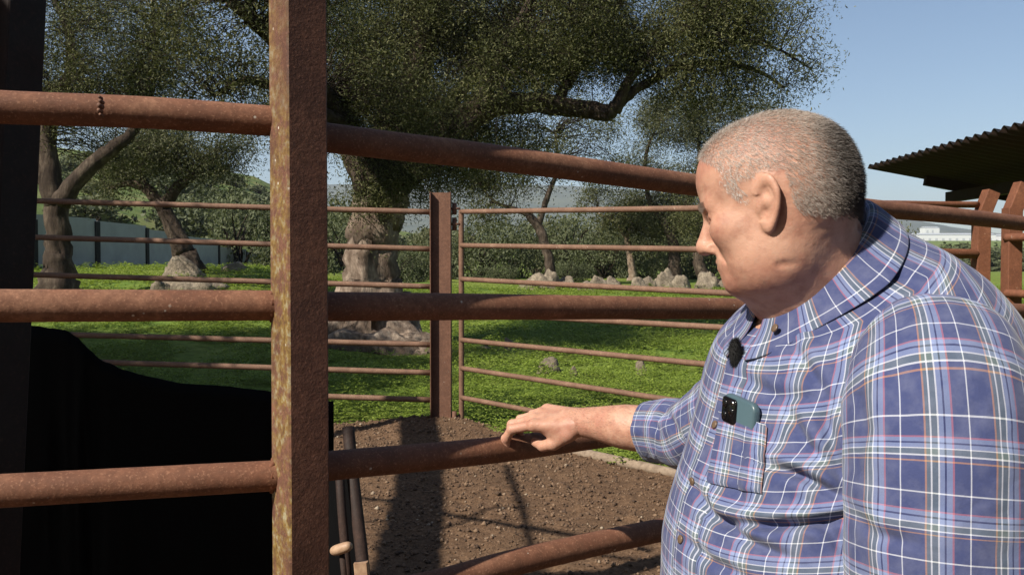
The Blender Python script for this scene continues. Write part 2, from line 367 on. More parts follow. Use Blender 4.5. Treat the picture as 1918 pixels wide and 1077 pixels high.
# the big old olive
gb = gz(*P(705, 640, 17.2)[:2])
b0 = P(700, 636, 17.2); b0[2] = gz(b0[0], b0[1]) - .15
tree('olive_tree', 'huge old olive with pale gnarled trunk and long low limb, behind the gate post', 'olive trees in the meadow',
     [([b0, P(700, 600, 17.2), P(692, 540, 17.2), P(698, 460, 17.2), P(708, 400, 17.2), P(712, 340, 17.2), P(720, 300, 17.2)], [1.05, .86, .62, .50, .50, .55, .38]),
      (PP([(716, 330), (745, 230), (780, 130), (795, 60), (800, -60), (830, -200)], 17.2), [.42, .34, .29, .24, .18, .1]),
      (PP([(722, 345), (790, 300), (860, 235), (920, 200), (1000, 196), (1080, 203), (1145, 212, 16.6)], 17), [.40, .34, .27, .22, .19, .18, .16]),
      (PP([(1140, 213, 16.6), (1175, 180), (1215, 155), (1260, 130), (1330, 118), (1410, 130), (1470, 165)], 16.6), [.15, .11, .085, .07, .06, .045, .02]),
      (PP([(1150, 210, 16.6), (1185, 140), (1230, 90), (1300, 50), (1380, 0), (1420, -60)], 16.4), [.12, .095, .075, .06, .04, .02]),
      (PP([(1240, 140), (1300, 95), (1370, 80), (1450, 90), (1520, 130)], 16.3), [.06, .05, .04, .03, .015]),
      (PP([(1040, 200), (1080, 130), (1130, 60), (1180, -20)], 17.2), [.12, .09, .06, .04]),
      (PP([(900, 205), (930, 120), (980, 30), (1040, -70)], 16.5), [.16, .13, .1, .06]),
      (PP([(700, 360), (660, 270), (600, 170, 15), (520, 80, 13.2), (430, 0, 12)], 16.2), [.38, .28, .2, .14, .08]),
      (PP([(640, 230, 15.5), (560, 190, 13.8), (470, 150, 12.4), (400, 180, 12)], 15.5), [.15, .1, .06, .03]),
      (PP([(730, 320, 17), (800, 250, 19), (880, 150, 20.5), (950, 60, 21)], 18), [.3, .2, .14, .08])],
     BL([(400, 50, 12, 1.1, 1.1, 1.1), (520, -40, 12.6, 1.4, 1.3, 1.2), (430, 150, 12, .75, .8, .65), (330, 70, 12.2, .6, .7, .7), (570, 190, 17, 1.2, 1.3, 1.2),
         (700, 20, 17, 2.2, 2.2, 1.5), (860, -30, 17, 2.6, 2.4, 1.5), (680, 200, 18.5, 1.3, 1.3, 1.4, 1.6), (860, 110, 18, 2.2, 2.0, 1.5, 1.3), (780, 330, 18, 1.1, 1.0, .8, 1.4), (830, 250, 18, 1.3, 1.2, .9, 1.8), (950, 260, 18, 1.0, .8, .6, 1.2), (740, 290, 15.6, 1.0, .7, .9, 1.8), (690, 380, 16, .55, .5, .45, 1.0), (850, 310, 15.8, .9, .7, .6, 1.6), (760, 180, 15.3, 1.2, .8, 1.0, 1.4), (640, 120, 16, 1.0, 1.0, 1.2, 1.4), (930, 130, 15.6, 1.2, .9, .8, 1.2), (1100, 60, 15.5, 1.4, .9, .8, 1.2), (1180, 110, 17.5, 1.2, 1.0, .6, 1.2),
         (1030, 20, 17, 2.6, 2.4, 1.3), (1010, 120, 18, 1.9, 1.8, .8), (1200, 20, 16.5, 2.4, 2.2, 1.2), (1330, 70, 16, 1.9, 1.8, 1.2, 1.2), (1430, 130, 16, 1.05, 1.2, .85), (1290, 170, 16.5, .9, 1.0, .4), (1400, 10, 16.5, 1.4, 1.4, .7)]),
     17500, 22, .145, .068, .021, M['olive'], M['lit_old_bark'], seed=11, gnarl=.24, ntwig=2600, twr=.013, shell=.1, split=True)
# root flare of the old olive
b = P(698, 622, 17.0)
rt = MB()
for k, (a, L) in enumerate([(200, 1.3), (240, 1.0), (285, 1.2), (320, 1.4), (350, 1.1), (170, 1.2), (30, 1.0)]):
    a = math.radians(a); p = [np.array([b[0] + math.cos(a) * L * s, b[1] + math.sin(a) * L * s * .8, 0]) for s in (0.1, .45, .8, 1.15)]
    for q, zz in zip(p, (.75, .32, .10, -.12)): q[2] = gz(q[0], q[1]) + zz
    V, f, uv = tube(catmull(p, 14), np.linspace(.42, .12, 14), 22, True, lambda a, i, q, k=k: 1 + .45 * fbm(np.cos(a) * 2, np.sin(a) * 2 + k, i * .3, 3, 60 + k)); rt.add(V, f, uv)
OT = bpy.data.objects['olive_tree']; rt.build('root_flare', M['lit_old_bark'], OT)
OG = 'olive trees in the meadow'
def base_of(px, d): x = (px - W / 2) / F * d; return np.array([x, d, gz(x, d) - .1])
tree('olive_tree', 'forked dark olive tree in front of the white panel wall, farthest left', OG,
     [([base_of(108, 22), P(110, 495, 22), P(108, 440, 22), P(104, 375, 22)], [.62, .34, .29, .30]),
      (PP([(104, 385), (78, 320), (45, 270), (0, 210)], 22), [.26, .20, .15, .1]), (PP([(104, 385), (93, 310), (90, 240), (112, 180), (132, 130), (128, 60), (95, -10)], 22), [.27, .24, .22, .17, .13, .1, .06]),
      (PP([(112, 380), (150, 335), (200, 285), (245, 250), (280, 180), (290, 90), (285, 0)], 21.5), [.25, .21, .19, .14, .1, .07, .03]), (PP([(120, 160), (60, 175), (0, 160)], 22), [.12, .1, .05])],
     BL([(130, 20, 22, 2.3, 1.8, .9, .8), (250, 60, 21, 1.7, 1.6, 1.2, .8), (90, 140, 22.5, 1.5, 1.4, 1.0, .7), (200, 150, 22, 1.5, 1.5, .8, .9), (290, 170, 22, 1.2, 1.4, .7), (150, 205, 22, 1.2, 1.2, .35), (20, 40, 22, 1.5, 1.5, 1.5, .6), (150, 290, 24, 1.6, 1.2, .5, .6)]),
     3000, 20, .18, .080, .025, M['olive'], seed=12, ntwig=700, twr=.018, shell=.2)
tree('olive_tree', 'small leaning olive tree growing from a rock beside the white wall', OG,
     [([base_of(352, 27), P(348, 490, 27), P(330, 440, 27), P(312, 405, 27), P(302, 380, 27)], [.60, .40, .27, .22, .22]),
      (PP([(302, 385), (272, 352), (235, 345), (200, 355)], 27), [.2, .16, .1, .05]), (PP([(306, 388), (335, 350), (368, 325), (400, 290)], 27), [.2, .16, .12, .06]), (PP([(280, 358), (262, 320), (250, 280)], 27), [.11, .08, .05])],
     BL([(300, 290, 27, 1.6, 1.5, .7, 1.3), (215, 320, 27, .9, .9, .55), (390, 300, 27, 1.2, 1.2, .6), (440, 260, 27, 1.0, 1.0, .35), (215, 365, 27, .5, .5, .25), (330, 250, 28, 1.5, 1.3, .5)]),
     1500, 18, .20, .10, .036, M['olive_pale'], seed=13, ntwig=260, shell=.2)
tree('olive_tree', 'slender leaning olive beyond the gate with boulders at its foot, left of the far row', OG,
     [([base_of(1028, 36), P(1030, 495, 36), P(1018, 450, 36), P(1008, 425, 36), P(990, 402, 36)], [.30, .2, .2, .19, .17]), (PP([(1008, 425), (1025, 370), (1045, 310), (1040, 250)], 36), [.15, .12, .08, .04]), (PP([(992, 404), (965, 392), (930, 380), (900, 350)], 36), [.13, .1, .07, .04])],
     BL([(940, 330, 36, 1.6, 1.5, .8), (1010, 270, 36, 1.6, 1.5, .9, .7), (910, 400, 36, .9, .9, .4), (1090, 300, 36, 1.4, 1.3, .9, .6), (900, 250, 37, 1.3, 1.3, .8, .6), (1100, 240, 38, 1.6, 1.3, 1.1, .5), (1150, 330, 38, 1.2, 1.2, .9, .8), (880, 320, 37, 1.2, 1.2, .9)]),
     1500, 18, .25, .12, .045, M['olive'], seed=14, ntwig=260, twr=.02)
tree('olive_tree', 'young olive with thin pale trunk between two rock piles', OG,
     [([base_of(1184, 43), P(1184, 510, 43), P(1178, 470, 43), P(1172, 440, 43)], [.26, .2, .17, .13]), (PP([(1172, 445), (1150, 415), (1120, 400)], 43), [.1, .07, .04]), (PP([(1173, 442), (1190, 405), (1200, 370)], 43), [.1, .07, .04])],
     BL([(1160, 395, 43, 1.5, 1.4, .8), (1210, 420, 43, 1.3, 1.2, .7), (1120, 375, 43, 1.0, 1.0, .6)]),
     1100, 18, .26, .13, .05, M['olive'], M['pale_bark'], seed=15, ntwig=160, twr=.02)
tree('olive_tree', 'tall pale green olive rising behind the face of the man', OG,
     [([base_of(1262, 40), P(1264, 500, 40), P(1262, 460, 40), P(1252, 432, 40), P(1240, 410, 40)], [.42, .32, .25, .2, .16]), (PP([(1258, 440), (1290, 380), (1310, 300), (1300, 220)], 40), [.18, .15, .1, .06]), (PP([(1240, 412), (1215, 370), (1210, 290), (1240, 220)], 40), [.15, .12, .09, .05])],
     BL([(1260, 230, 40, 1.8, 1.8, 1.3), (1340, 240, 40, 1.6, 1.6, 1.4), (1200, 300, 40, 1.2, 1.4, 1.0, .7), (1290, 340, 40, 2.0, 1.8, 1.1), (1310, 420, 40, 1.7, 1.5, .7, 1.5), (1390, 330, 41, 1.6, 1.5, 1.4), (1225, 200, 41, .9, 1.0, .7), (1420, 230, 41, 1.4, 1.4, 1.2), (1230, 400, 41, 1.6, 1.4, .8, 1.4)]),
     4200, 18, .25, .12, .042, M['olive_pale'], seed=16, ntwig=320, twr=.022)
tree('olive_tree', 'stout olive trunk in shade behind the chin of the man', OG,
     [([base_of(1345, 37), P(1310, 500, 37), P(1312, 460, 37), P(1320, 420, 37)], [.35, .25, .2, .15])],
     BL([(1320, 420, 37, 1.4, 1.2, .6), (1380, 400, 37, 1.4, 1.2, .8)]), 900, 18, .25, .12, .045, M['olive'], seed=17, ntwig=100)
# an olive outside the frame on the left: its shade falls over the yard
for k, (x, y, z, r) in enumerate([(-9.9, 6.2, 5.0, 3.0), (-14.2, 9.6, 5.0, 3.2)]):
    tree('olive_tree', ['broad olive on the left of the yard that shades the fence', 'second broad olive farther left that shades the grass'][k], OG,
         [([np.array([x, y, -.1]), np.array([x + .1, y, 1.2]), np.array([x, y + .2, 2.4]), np.array([x + .4, y, 4.2])], [.5, .35, .3, .15]), ([np.array([x, y, 2.0]), np.array([x - 1, y + .5, 3.4]), np.array([x - 2, y + .8, 4.4])], [.25, .18, .08]), ([np.array([x, y, 2.0]), np.array([x + 1.2, y - .5, 3.2]), np.array([x + 2.2, y - .8, 4.2])], [.25, .18, .08])],
         [((x, y, z), (r, r, 1.7)), ((x + 1.2, y + 1.2, z + .5), (r * .8, r * .8, 1.4)), ((x + .3, y - 1.2, z), (r * .8, r * .8, 1.4))],
         2600, 24, .28, .14, .075, M['olive'], seed=18 + k, ntwig=200, twr=.02, shell=.1)
def copy_tree(root, loc, sc, rz, label):
    r = root.copy(); COL.objects.link(r); r.location = loc; r.scale = (sc, sc, sc); r.rotation_euler.z = rz; r['label'] = label
    for c in root.children: mi = c.matrix_parent_inverse.copy(); e = c.copy(); COL.objects.link(e); e.parent = r; e.matrix_parent_inverse = mi
st = [o for o in bpy.data.objects if o.type == 'EMPTY' and 'shades the fence' in str(o.get('label', ''))][0]
for loc, sc, rz, lab in [((-9.7, 9.3, .1), 1.0, 1.1, 'third broad olive added unseen on the left to darken the lower meadow'), ((-17, -8, 0), 1.6, .8, 'unseen olive added behind the camera to block sky, nearest of the row'), ((-11, -16, 0), 1.8, 2.1, 'unseen olive added behind the camera to block sky, middle of the row'), ((-22, 2, 0), 1.6, 3.3, 'unseen olive added behind the camera to block sky, end of the row'), ((-3, -20, 0), 1.8, 4.5, 'unseen olive added far behind the camera to block sky light')]: copy_tree(st, loc, sc, rz, lab)  # unseen copies added to deepen shade and cut sky fill
# shrubs: three kinds of mesh, copied
def shrub_mesh(seed, n, L, Wd, m, lobes=8):
    rng = np.random.default_rng(seed); bl = [((rng.uniform(-.5, .5), rng.uniform(-.5, .5), rng.uniform(.12, .6)), (rng.uniform(.35, .6), rng.uniform(.35, .6), rng.uniform(.25, .42))) for _ in range(lobes)]
    C = blob_points([(np.array(b[0]) * 1.0, b[1]) for b in bl], n, rng, .5); V, f = leaves(C, 7, .055, L, Wd, rng); V[:, 2] = np.abs(V[:, 2])
    return V, f, rng
def shrub(name, label, cat, group, px, d, w, h, seed, m, n=420, L=.10, Wd=.05, proto=None, zoff=0.0):
    x = (px - W / 2) / F * d; loc = (x, d, gz(x, d) - .05 + zoff)
    if proto is not None:
        r = proto.copy(); COL.objects.link(r); r.location = loc; r.scale = (w, w, h); r.rotation_euler.z = seed * 1.3; tag(r, label, cat, group)
        for c in proto.children: e = c.copy(); COL.objects.link(e); e.parent = r
        return r
    r = empty(name, loc, label, cat, group); V, f, rng = shrub_mesh(seed, n, L, Wd, m)
    o = mk('crown', V, f, m, None, smooth=False); o.parent = r
    tb = MB(); twigs(tb, np.zeros((14, 3)), np.stack([rng.uniform(-.5, .5, 14), rng.uniform(-.5, .5, 14), rng.uniform(.3, .8, 14)], 1), .03, .008, rng); s = tb.build('stem', M['twig'], None); s.parent = r
    r.scale = (w, w, h); r.rotation_euler.z = seed * 1.3; return r
places = [(650, 44, 2.6, 2.6, 'dark shrub left of the big olive trunk'), (748, 40, 1.5, 1.3, 'low rounded shrub just right of the big olive trunk'), (790, 45, 1.7, 1.4, 'grey green shrub close behind the steel gate post'),
          (900, 46, 2.6, 2.3, 'broad shrub seen through the hinge end of the gate'), (962, 50, 2.4, 2.6, 'tall shrub left of the leaning olive'), (1080, 50, 3.0, 2.9, 'wide tall shrub right of the leaning olive'), (1130, 47, 2.0, 1.9, 'shrub behind the middle rock pile'),
          (1220, 50, 2.6, 2.2, 'shrub right of the thin pale trunk'), (1330, 46, 2.0, 1.9, 'shrub behind the lips and chin of the man'), (1405, 50, 2.5, 2.4, 'shrub hidden mostly by the head of the man'), (450, 52, 3.4, 3.4, 'tall grey shrub just left of the near post'), (560, 52, 3.2, 3.2, 'shrub hidden behind the near steel post'), (620, 60, 4.0, 3.8, 'shrub peeping out right of the near steel post'), (400, 62, 3.6, 3.0, 'rounded shrub above the low end of the wall')]
pr = None
for i, (px, d, w, h, lab) in enumerate(places):
    s = shrub('shrub', lab, 'shrub', 'shrubs along the back of the meadow', px, d, w * 1.15, h * 1.5, i, M['bush'], n=1000, L=.065, Wd=.03, proto=pr)
    if pr is None: pr = s
rng = np.random.default_rng(15)
for i, (px, d, w, h, lab) in enumerate([(705, 46, 2.2, 2.0, 'low shrub half hidden by the old trunk'), (855, 55, 3.4, 3.9, 'tall pale shrub behind the gate hinge'), (935, 42, 1.2, 1.0, 'small low shrub in front of the broad gate shrub'), (1005, 56, 3.6, 4.6, 'tallest pale shrub behind the leaning olive'), (1062, 43, 1.4, 1.1, 'small low shrub beside the leaning olive boulders'), (1165, 57, 3.6, 4.2, 'tall pale shrub behind the thin pale trunk'), (1240, 44, 1.3, 1.4, 'small shrub beside the tall pale olive trunk'), (1285, 56, 3.4, 4.4, 'tall pale shrub behind the nose of the man')]):
    q = shrub('shrub', lab, 'shrub', 'shrubs along the back of the meadow', px, d, w, h, i + 40, M['olive_pale'], n=1000, L=.07, Wd=.03, proto=pr if d < 50 else (pp if i > 1 else None))
    if i == 1: pp = q
rng = np.random.default_rng(5); words = ['grey', 'dusky', 'rounded', 'flat topped', 'spreading', 'ragged']; hp = None; k = 0
for a in range(120):
    px = rng.uniform(30, 640); d = rng.uniform(48, 130); w = rng.uniform(1.4, 3.6); px = px if a < 60 else rng.uniform(420, 900); w = w if a < 60 else w * 1.25
    x = (px - W / 2) / F * d
    if x > -20 and d < 70: continue
    s = shrub('scrub_bush', 'scrub bush scattered on the green hillside behind the white wall', 'bush', 'scrub bushes on the hillside', px, d, w, w * rng.uniform(.5, .9), a, M['hill_bush'], n=320, L=.16, Wd=.08, proto=hp)
    if hp is None: hp = s
bp = None
for i, px in enumerate(np.linspace(1590, 2010, 15)):
    s = shrub('belt_tree', 'distant tree in the low green belt beyond the right field', 'tree', 'trees of the distant belt on the right', px + (i % 3) * 6, 118 + (i * 37 % 23), 4.6 + (i % 4) * .5, 3.5 + (i * 7 % 5) * .3, i + 3, M['bush'], n=520, L=.13, Wd=.07, proto=bp)
    if bp is None: bp = s
for i, (px, d, w, h, lab) in enumerate([(1672, 60, 1.8, 3.9, 'small bright bush tree just above the collar of the man'), (1608, 62, 2.0, 4.6, 'bush top peeping out behind the nape of the man')]):
    shrub('bush', lab, 'bush', None, px, d, w, h, 30 + i, M['olive_pale'], n=500, L=.07, Wd=.04)

# meadow: clover leaves, one stuff object
rng = np.random.default_rng(21); parts = []
def scatter(y0, y1, dens, size, hgt, lo, hi, side=.0):
    A = (y1 - y0) * (hi - lo); n = int(A * dens); x = rng.uniform(lo, hi, n); y = rng.uniform(y0, y1, n)
    k = (grass_side(x, y) + .3 * fbm(x * 1.7, y * 1.7, 0, 3, 20) > side) & (np.abs(x / y) < .68) & (fbm(x * 1.1, y * 1.1, 0, 3, 33) > -.27)
    x, y = x[k], y[k]; n = len(x); z = ground_z(x, y) + rng.uniform(.15, 1, n) * hgt * np.clip(1.1 + 2.6 * fbm(x * 2.6, y * 2.6, 0, 3, 22), .15, 2.4)
    a0 = rng.uniform(0, 6.28, n); C = np.stack([x, y, z], 1)
    for j in range(3):
        a = a0 + j * 2.094; d = np.stack([np.cos(a), np.sin(a), rng.uniform(-.25, .5, n)], 1); s = np.stack([-np.sin(a), np.cos(a), rng.uniform(-.3, .3, n)], 1)
        l = size * rng.uniform(.6, 1.3, (n, 1)); parts.append(np.stack([C, C + d * l * .6 + s * l * .42, C + d * l, C + d * l * .6 - s * l * .42], 1))
scatter(5.0, 12, 1300, .025, .11, -6, 7)
scatter(12, 19, 560, .036, .11, -11, 11)
scatter(19, 36, 150, .06, .12, -22, 22)
V = np.concatenate(parts).reshape(-1, 3); o = mk('grass', V, np.arange(len(V)).reshape(-1, 4), M['clover'], smooth=False); tag(o, 'low bright green clover and grass covering the meadow beyond the fence', 'grass', kind='stuff')
# soil crumbs
rng = np.random.default_rng(31); n = 26000; x = rng.uniform(-2.6, 2.2, n); y = rng.uniform(4.0, 8.8, n); k = grass_side(x, y) < .1; x, y = x[k], y[k]; n = len(x)
s = rng.exponential(.0040, n) + .003; s = np.minimum(s, .020); z = soil_z(x, y) + ground_z(x, y) + s * .3
oc = np.array([(1, 0, 0), (-1, 0, 0), (0, 1, 0), (0, -1, 0), (0, 0, .8), (0, 0, -.8)]); of = np.array([(0, 2, 4), (2, 1, 4), (1, 3, 4), (3, 0, 4), (2, 0, 5), (1, 2, 5), (3, 1, 5), (0, 3, 5)])
R = oc[None] * s[:, None, None] * rng.uniform(.6, 1.35, (n, 6, 1)); th = rng.uniform(0, 6.28, n)
Rx = R[..., 0] * np.cos(th)[:, None] - R[..., 1] * np.sin(th)[:, None]; Ry = R[..., 0] * np.sin(th)[:, None] + R[..., 1] * np.cos(th)[:, None]
V = np.stack([Rx + x[:, None], Ry + y[:, None], R[..., 2] + z[:, None]], -1).reshape(-1, 3); Fc = (of[None] + (np.arange(n) * 6)[:, None, None]).reshape(-1, 3)
t = NT('crumb'); geo = t.n('NewGeometry'); t.set(Base_Color=t.ramp(geo.outputs['Random Per Island'], [(0, (.055, .032, .019)), (.6, (.14, .085, .050)), (.97, (.20, .13, .08)), (1, (.32, .26, .19))]), Roughness=.95)
o = mk('soil_crumbs', V, Fc, t.m); tag(o, 'loose crumbs of brown earth and little stones on the pen floor', 'soil', kind='stuff')

# rocks
def rock(px, py, d, w, h, dp, label, seed, group=None):
    c = P(px, py, d); gzz = gz(c[0], c[1]); c = np.array([c[0], c[1], gzz])
    nu, nv = 34, 18; V = []; rng = np.random.default_rng(seed)
    pl = rng.normal(size=(11, 3)); pl /= np.linalg.norm(pl, axis=1)[:, None]; pd = rng.uniform(.62, .95, 11)
    for i in range(nv + 1):
        th = math.pi * i / nv
        for j in range(nu):
            ph = 2 * math.pi * j / nu; q = np.array([math.sin(th) * math.cos(ph), math.sin(th) * math.sin(ph), math.cos(th)])
            r = 1.0
            dd = pl @ q; ok = dd > .05
            r = min(1.0, float(np.min(np.where(ok, pd / np.maximum(dd, .05), 9))))
            r *= 1 + .34 * float(fbm(q[0] * 2.4 + seed, q[1] * 2.4, q[2] * 2.4, 5, seed))
            V.append(c + q * r * np.array([w / 2, dp / 2, h]) * 1.12)
    f = [(i * nu + j, (i + 1) * nu + j, (i + 1) * nu + (j + 1) % nu, i * nu + (j + 1) % nu) for i in range(nv) for j in range(nu)]
    V = np.array(V) - c; o = mk('rock', V, f, M['rock']); o.location = tuple(c); o.rotation_euler.z = 0
    return tag(o, label, 'rock', group)
RG = 'rocks scattered in the meadow'
rock(350, 540, 22.5, 2.0, .42, 1.0, 'long low grey boulder in front of the small leaning olive', 1, RG)
rock(345, 500, 26, 1.1, .62, .8, 'knobbly rock mound at the foot of the small leaning olive', 2, RG)
rock(436, 500, 29, .85, .30, .6, 'pale angular rock in front of the low end of the white wall', 3, RG)
rock(300, 540, 22, .50, .45, .45, 'pale blocky stone at the left end of the long boulder', 4, RG)
rock(495, 540, 21, .5, .12, .4, 'small flat stone against the left edge of the near post', 5, RG)
for i, (px, w, h, lab) in enumerate([(1028, 1.0, .75, 'pale upright slab on the boulders beneath the leaning olive'), (1010, 1.6, .55, 'dark broad boulder beneath the leaning olive'), (1060, 1.1, .6, 'shaded boulder right of the pale upright slab'), (1098, .7, .35, 'low brown stone left of the rock row'), (1122, .75, .62, 'pale rounded rock starting the middle row'), (1146, .85, .55, 'brown split rock at the right of the middle row'),
                           (1196, .7, .5, 'pale rock directly right of the thin trunk'), (1214, .65, .45, 'light rounded rock second right of the thin trunk'), (1243, .9, .8, 'tall pale boulder leaning on the stout olive trunk'), (1275, .7, .6, 'grey boulder under the tall pale olive'), (1326, 1.0, .85, 'dark round boulder in front of the mouth of the man'), (1353, .6, .4, 'small stone half hidden by the chin of the man')]):
    rock(px, 522, 35 + (i % 3) * .7 if i != 0 else 35.8, w, h, w * .8, lab, 20 + i, RG)
for i, (px, py, d, w, h, lab) in enumerate([(955, 655, 16.2, .30, .2, 'brown stone lying in clover under the fourth gate rail'), (1028, 696, 12.9, .34, .22, 'largest pale stone in the sunlit clover'), (1075, 706, 12.3, .13, .17, 'tiny pale stone right of the largest clover stone'), (1201, 697, 12.8, .17, .22, 'round pale stone in the clover near the sleeve'), (905, 652, 16.5, .35, .06, 'flat brown stone near the gate upright')]):
    rock(px, py, d, w, h, w * .7, lab, 50 + i, RG)
# stones round the roots of the old olive
for i, (px, w, h) in enumerate([(632, 1.3, .30), (668, 1.0, .36), (728, 1.2, .40), (776, 1.2, .30), (812, .8, .2)]):
    o = rock(px, 628, 15.9 + .2 * (i % 2), w, h, .7, 'x', 70 + i); o.name = 'root_burl'; o.data.materials.clear(); o.data.materials.append(M['lit_old_bark'])
    for k_ in ('label', 'category', 'group'):
        if k_ in o: del o[k_]
    o.parent = OT; o.matrix_parent_inverse = Matrix.Translation(-Vector(OT.location))

# white panel wall
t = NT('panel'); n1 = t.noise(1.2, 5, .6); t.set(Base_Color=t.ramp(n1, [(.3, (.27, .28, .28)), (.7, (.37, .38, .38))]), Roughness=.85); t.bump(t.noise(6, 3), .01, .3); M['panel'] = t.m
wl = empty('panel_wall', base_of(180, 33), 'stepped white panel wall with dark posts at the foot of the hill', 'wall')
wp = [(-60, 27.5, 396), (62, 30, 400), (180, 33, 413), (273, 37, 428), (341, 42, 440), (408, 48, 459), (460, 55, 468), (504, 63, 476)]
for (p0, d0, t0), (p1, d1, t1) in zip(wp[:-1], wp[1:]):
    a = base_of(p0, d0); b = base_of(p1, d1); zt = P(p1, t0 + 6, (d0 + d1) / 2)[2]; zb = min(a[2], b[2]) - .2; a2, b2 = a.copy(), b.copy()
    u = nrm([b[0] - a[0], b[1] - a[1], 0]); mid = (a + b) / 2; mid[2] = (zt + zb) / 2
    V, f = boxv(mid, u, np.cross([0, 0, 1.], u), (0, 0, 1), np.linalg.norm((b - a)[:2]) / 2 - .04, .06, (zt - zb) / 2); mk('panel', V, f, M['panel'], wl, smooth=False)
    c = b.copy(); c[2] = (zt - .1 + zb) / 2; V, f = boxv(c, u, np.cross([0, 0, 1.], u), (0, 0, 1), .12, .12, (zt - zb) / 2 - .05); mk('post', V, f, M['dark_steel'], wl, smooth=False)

# far white buildings
t = NT('white_render'); t.set(Base_Color=(.62, .63, .63), Roughness=.8); M['white'] = t.m
t = NT('grey_roof'); t.set(Base_Color=(.40, .42, .44), Roughness=.7); M['roof'] = t.m
def shed_b(px, py, d, w, h, dp, label):
    c = P(px, py, d); r = empty('warehouse', c, label, 'building', 'far white buildings')
    V, f = boxv(c + [0, 0, h / 2 - 8], (1, 0, 0), (0, 1, 0), (0, 0, 1), w / 2, dp / 2, h / 2 + 8); mk('wall', V, f, M['white'], r, False)
    rf = [c + np.array(v) for v in [(-w / 2 - .5, -dp / 2 - .5, h), (w / 2 + .5, -dp / 2 - .5, h), (w / 2 + .5, dp / 2, h), (-w / 2 - .5, dp / 2, h), (-w / 2 - .5, 0, h + h * .25), (w / 2 + .5, 0, h + h * .25)]]
    mk('roof', rf, [(0, 1, 5, 4), (2, 3, 4, 5), (0, 4, 3), (1, 2, 5), (0, 3, 2, 1)], M['roof'], r, False)
    for k in range(int(w / 9)): V, f = (boxv(c + [-w / 2 + 5 + k * 9, -dp / 2 - .1, h * .3], (1, 0, 0), (0, 1, 0), (0, 0, 1), 1.6, .1, h * .28)); mk('door', V, f, M['roof'], r, False)
shed_b(1770, 456, 1150, 120, 11, 30, 'long white warehouse on the plain left of the rusty shed post')
shed_b(1905, 458, 1150, 60, 11, 30, 'white warehouse on the plain right of the shed posts')
shed_b(1741, 437, 1500, 26, 9, 18, 'small white building above the long warehouse')
shed_b(1700, 452, 1120, 30, 8, 20, 'short white shed at the left end of the warehouse')
shed_b(1040, 412, 2150, 24, 9, 20, 'tiny white house on the distant slope under the leaning olive limb')
shed_b(1125, 420, 2100, 18, 8, 20, 'tiny white house on the distant slope right of the leaning olive')
# ------------------------------------------------------------------ back fence and gate
def rail(name, a, b, r, m, parent, n=14, wob=.002, seed=0):
    k = 40; p = np.linspace(a, b, k); p[:, 2] += wob * fbm(np.linspace(0, 6, k), np.zeros(k), 0, 2, seed); V, f, uv = tube(p, r, n); return mk(name, V, f, m, parent)
bf = empty('pipe_fence', P(400, 800, 8.55), 'long low pipe fence of thin rusty rails crossing the left of the yard', 'fence')
for i, (y0, y1) in enumerate([(375, 397.5), (443, 466.5), (513, 537), (573, 592), (624, 645.5), (672, 698), (722, 748.5)]):
    rail('rail', P(-260, y0 - 8, 8.55), P(808, y1, 8.55), .028, M['rail'], bf, seed=i)
V, f = bar(P(-60, 340, 8.6), P(-60, 840, 8.6), .1, .1); mk('post', V, f, M['far_post'], bf, False)
# H-section gate post
gp = empty('steel_post', P(825, 800, 8.5), 'upright rusty H beam holding the gate, centre of the yard', 'post')
top, bot = P(825.5, 361, 8.5), P(825.5, 812, 8.5); bot[0] = top[0]; bot[1] = top[1]
w2 = .0205 * 5.0
mb = MB(); c = (top + bot) / 2; hz = (top[2] - bot[2]) / 2
mb.add(*boxv(c, (1, 0, 0), (0, 1, 0), (0, 0, 1), w2 - .010, .005, hz)); mb.build('web', M['far_post'], gp, False)
for s in (-1, 1): V, f = boxv(c + [s * (w2 - .004), 0, .002], (1, 0, 0), (0, 1, 0), (0, 0, 1), .0055, .075, hz, .002); mk('flange', V, f, M['far_post'], gp, False)
# gate
gt = empty('field_gate', GA, 'seven bar rusty tube gate swinging to the right from the H beam', 'gate')
def gpt(px, py, t):     # gate plane: runs from the hinge toward the right front
    A = P(864, py, 8.5); return A
dB = 6.75
tops = [(397, 390.5), (460, 467), (523, 546.5), (586, 611), (637, 681), (690, 757), (745, 829)]
ga0, ga1 = P(864, 500, 8.5), P(1310, 500, dB)
ext = 1.30
for i, (y0, y1) in enumerate(tops):
    a = P(864, y0, 8.5); b = P(1310, y1, dB); a[0], a[1] = ga0[0], ga0[1]; b2 = a + (b - a) * ext
    rail('rail', a, b2, .0245, M['rail'], gt, seed=40 + i)
a = P(864, 397, 8.5); b = P(864, 797, 8.5); b[0] = a[0]; b[1] = a[1]; rail('stile', a + [0, 0, .02], b, .027, M['rail'], gt)
e = a + (P(1310, 390.5, dB) - a) * ext; e2 = b + (P(1310, 885, dB) - b) * ext; e2[:2] = e[:2]; rail('stile', e, e2, .027, M['rail'], gt)
for (y0, y1) in ((380, 402), (408, 432), (770, 797)): 
    p, q = P(851, y0, 8.5), P(851, y1, 8.5); q[:2] = p[:2]; hb = MB(); hb.add(*tube(np.linspace(p, q, 3), .024, 12))
    hb.add(*bar((p + q) / 2 + [-.05, 0, 0], (p + q) / 2 + [.06, 0, 0], .02, .05)); hb.build('hinge', M['far_post'], gt)
t = NT('kerb_earth'); n1 = t.noise(20, 5, .7); t.set(Base_Color=t.ramp(n1, [(.3, (.14, .10, .07)), (.7, (.30, .23, .165))]), Roughness=.9); t.bump(n1, .006, .8); M['kerb'] = t.m
kb = MB(); pa = P(872, 800, 8.4); pb = P(1290, 893, 6.42); pts = [pa, pa + (pb - pa) * .25 + [0, 0, -.02], pa + (pb - pa) * .6, pb, pb + (pb - pa) * .5]
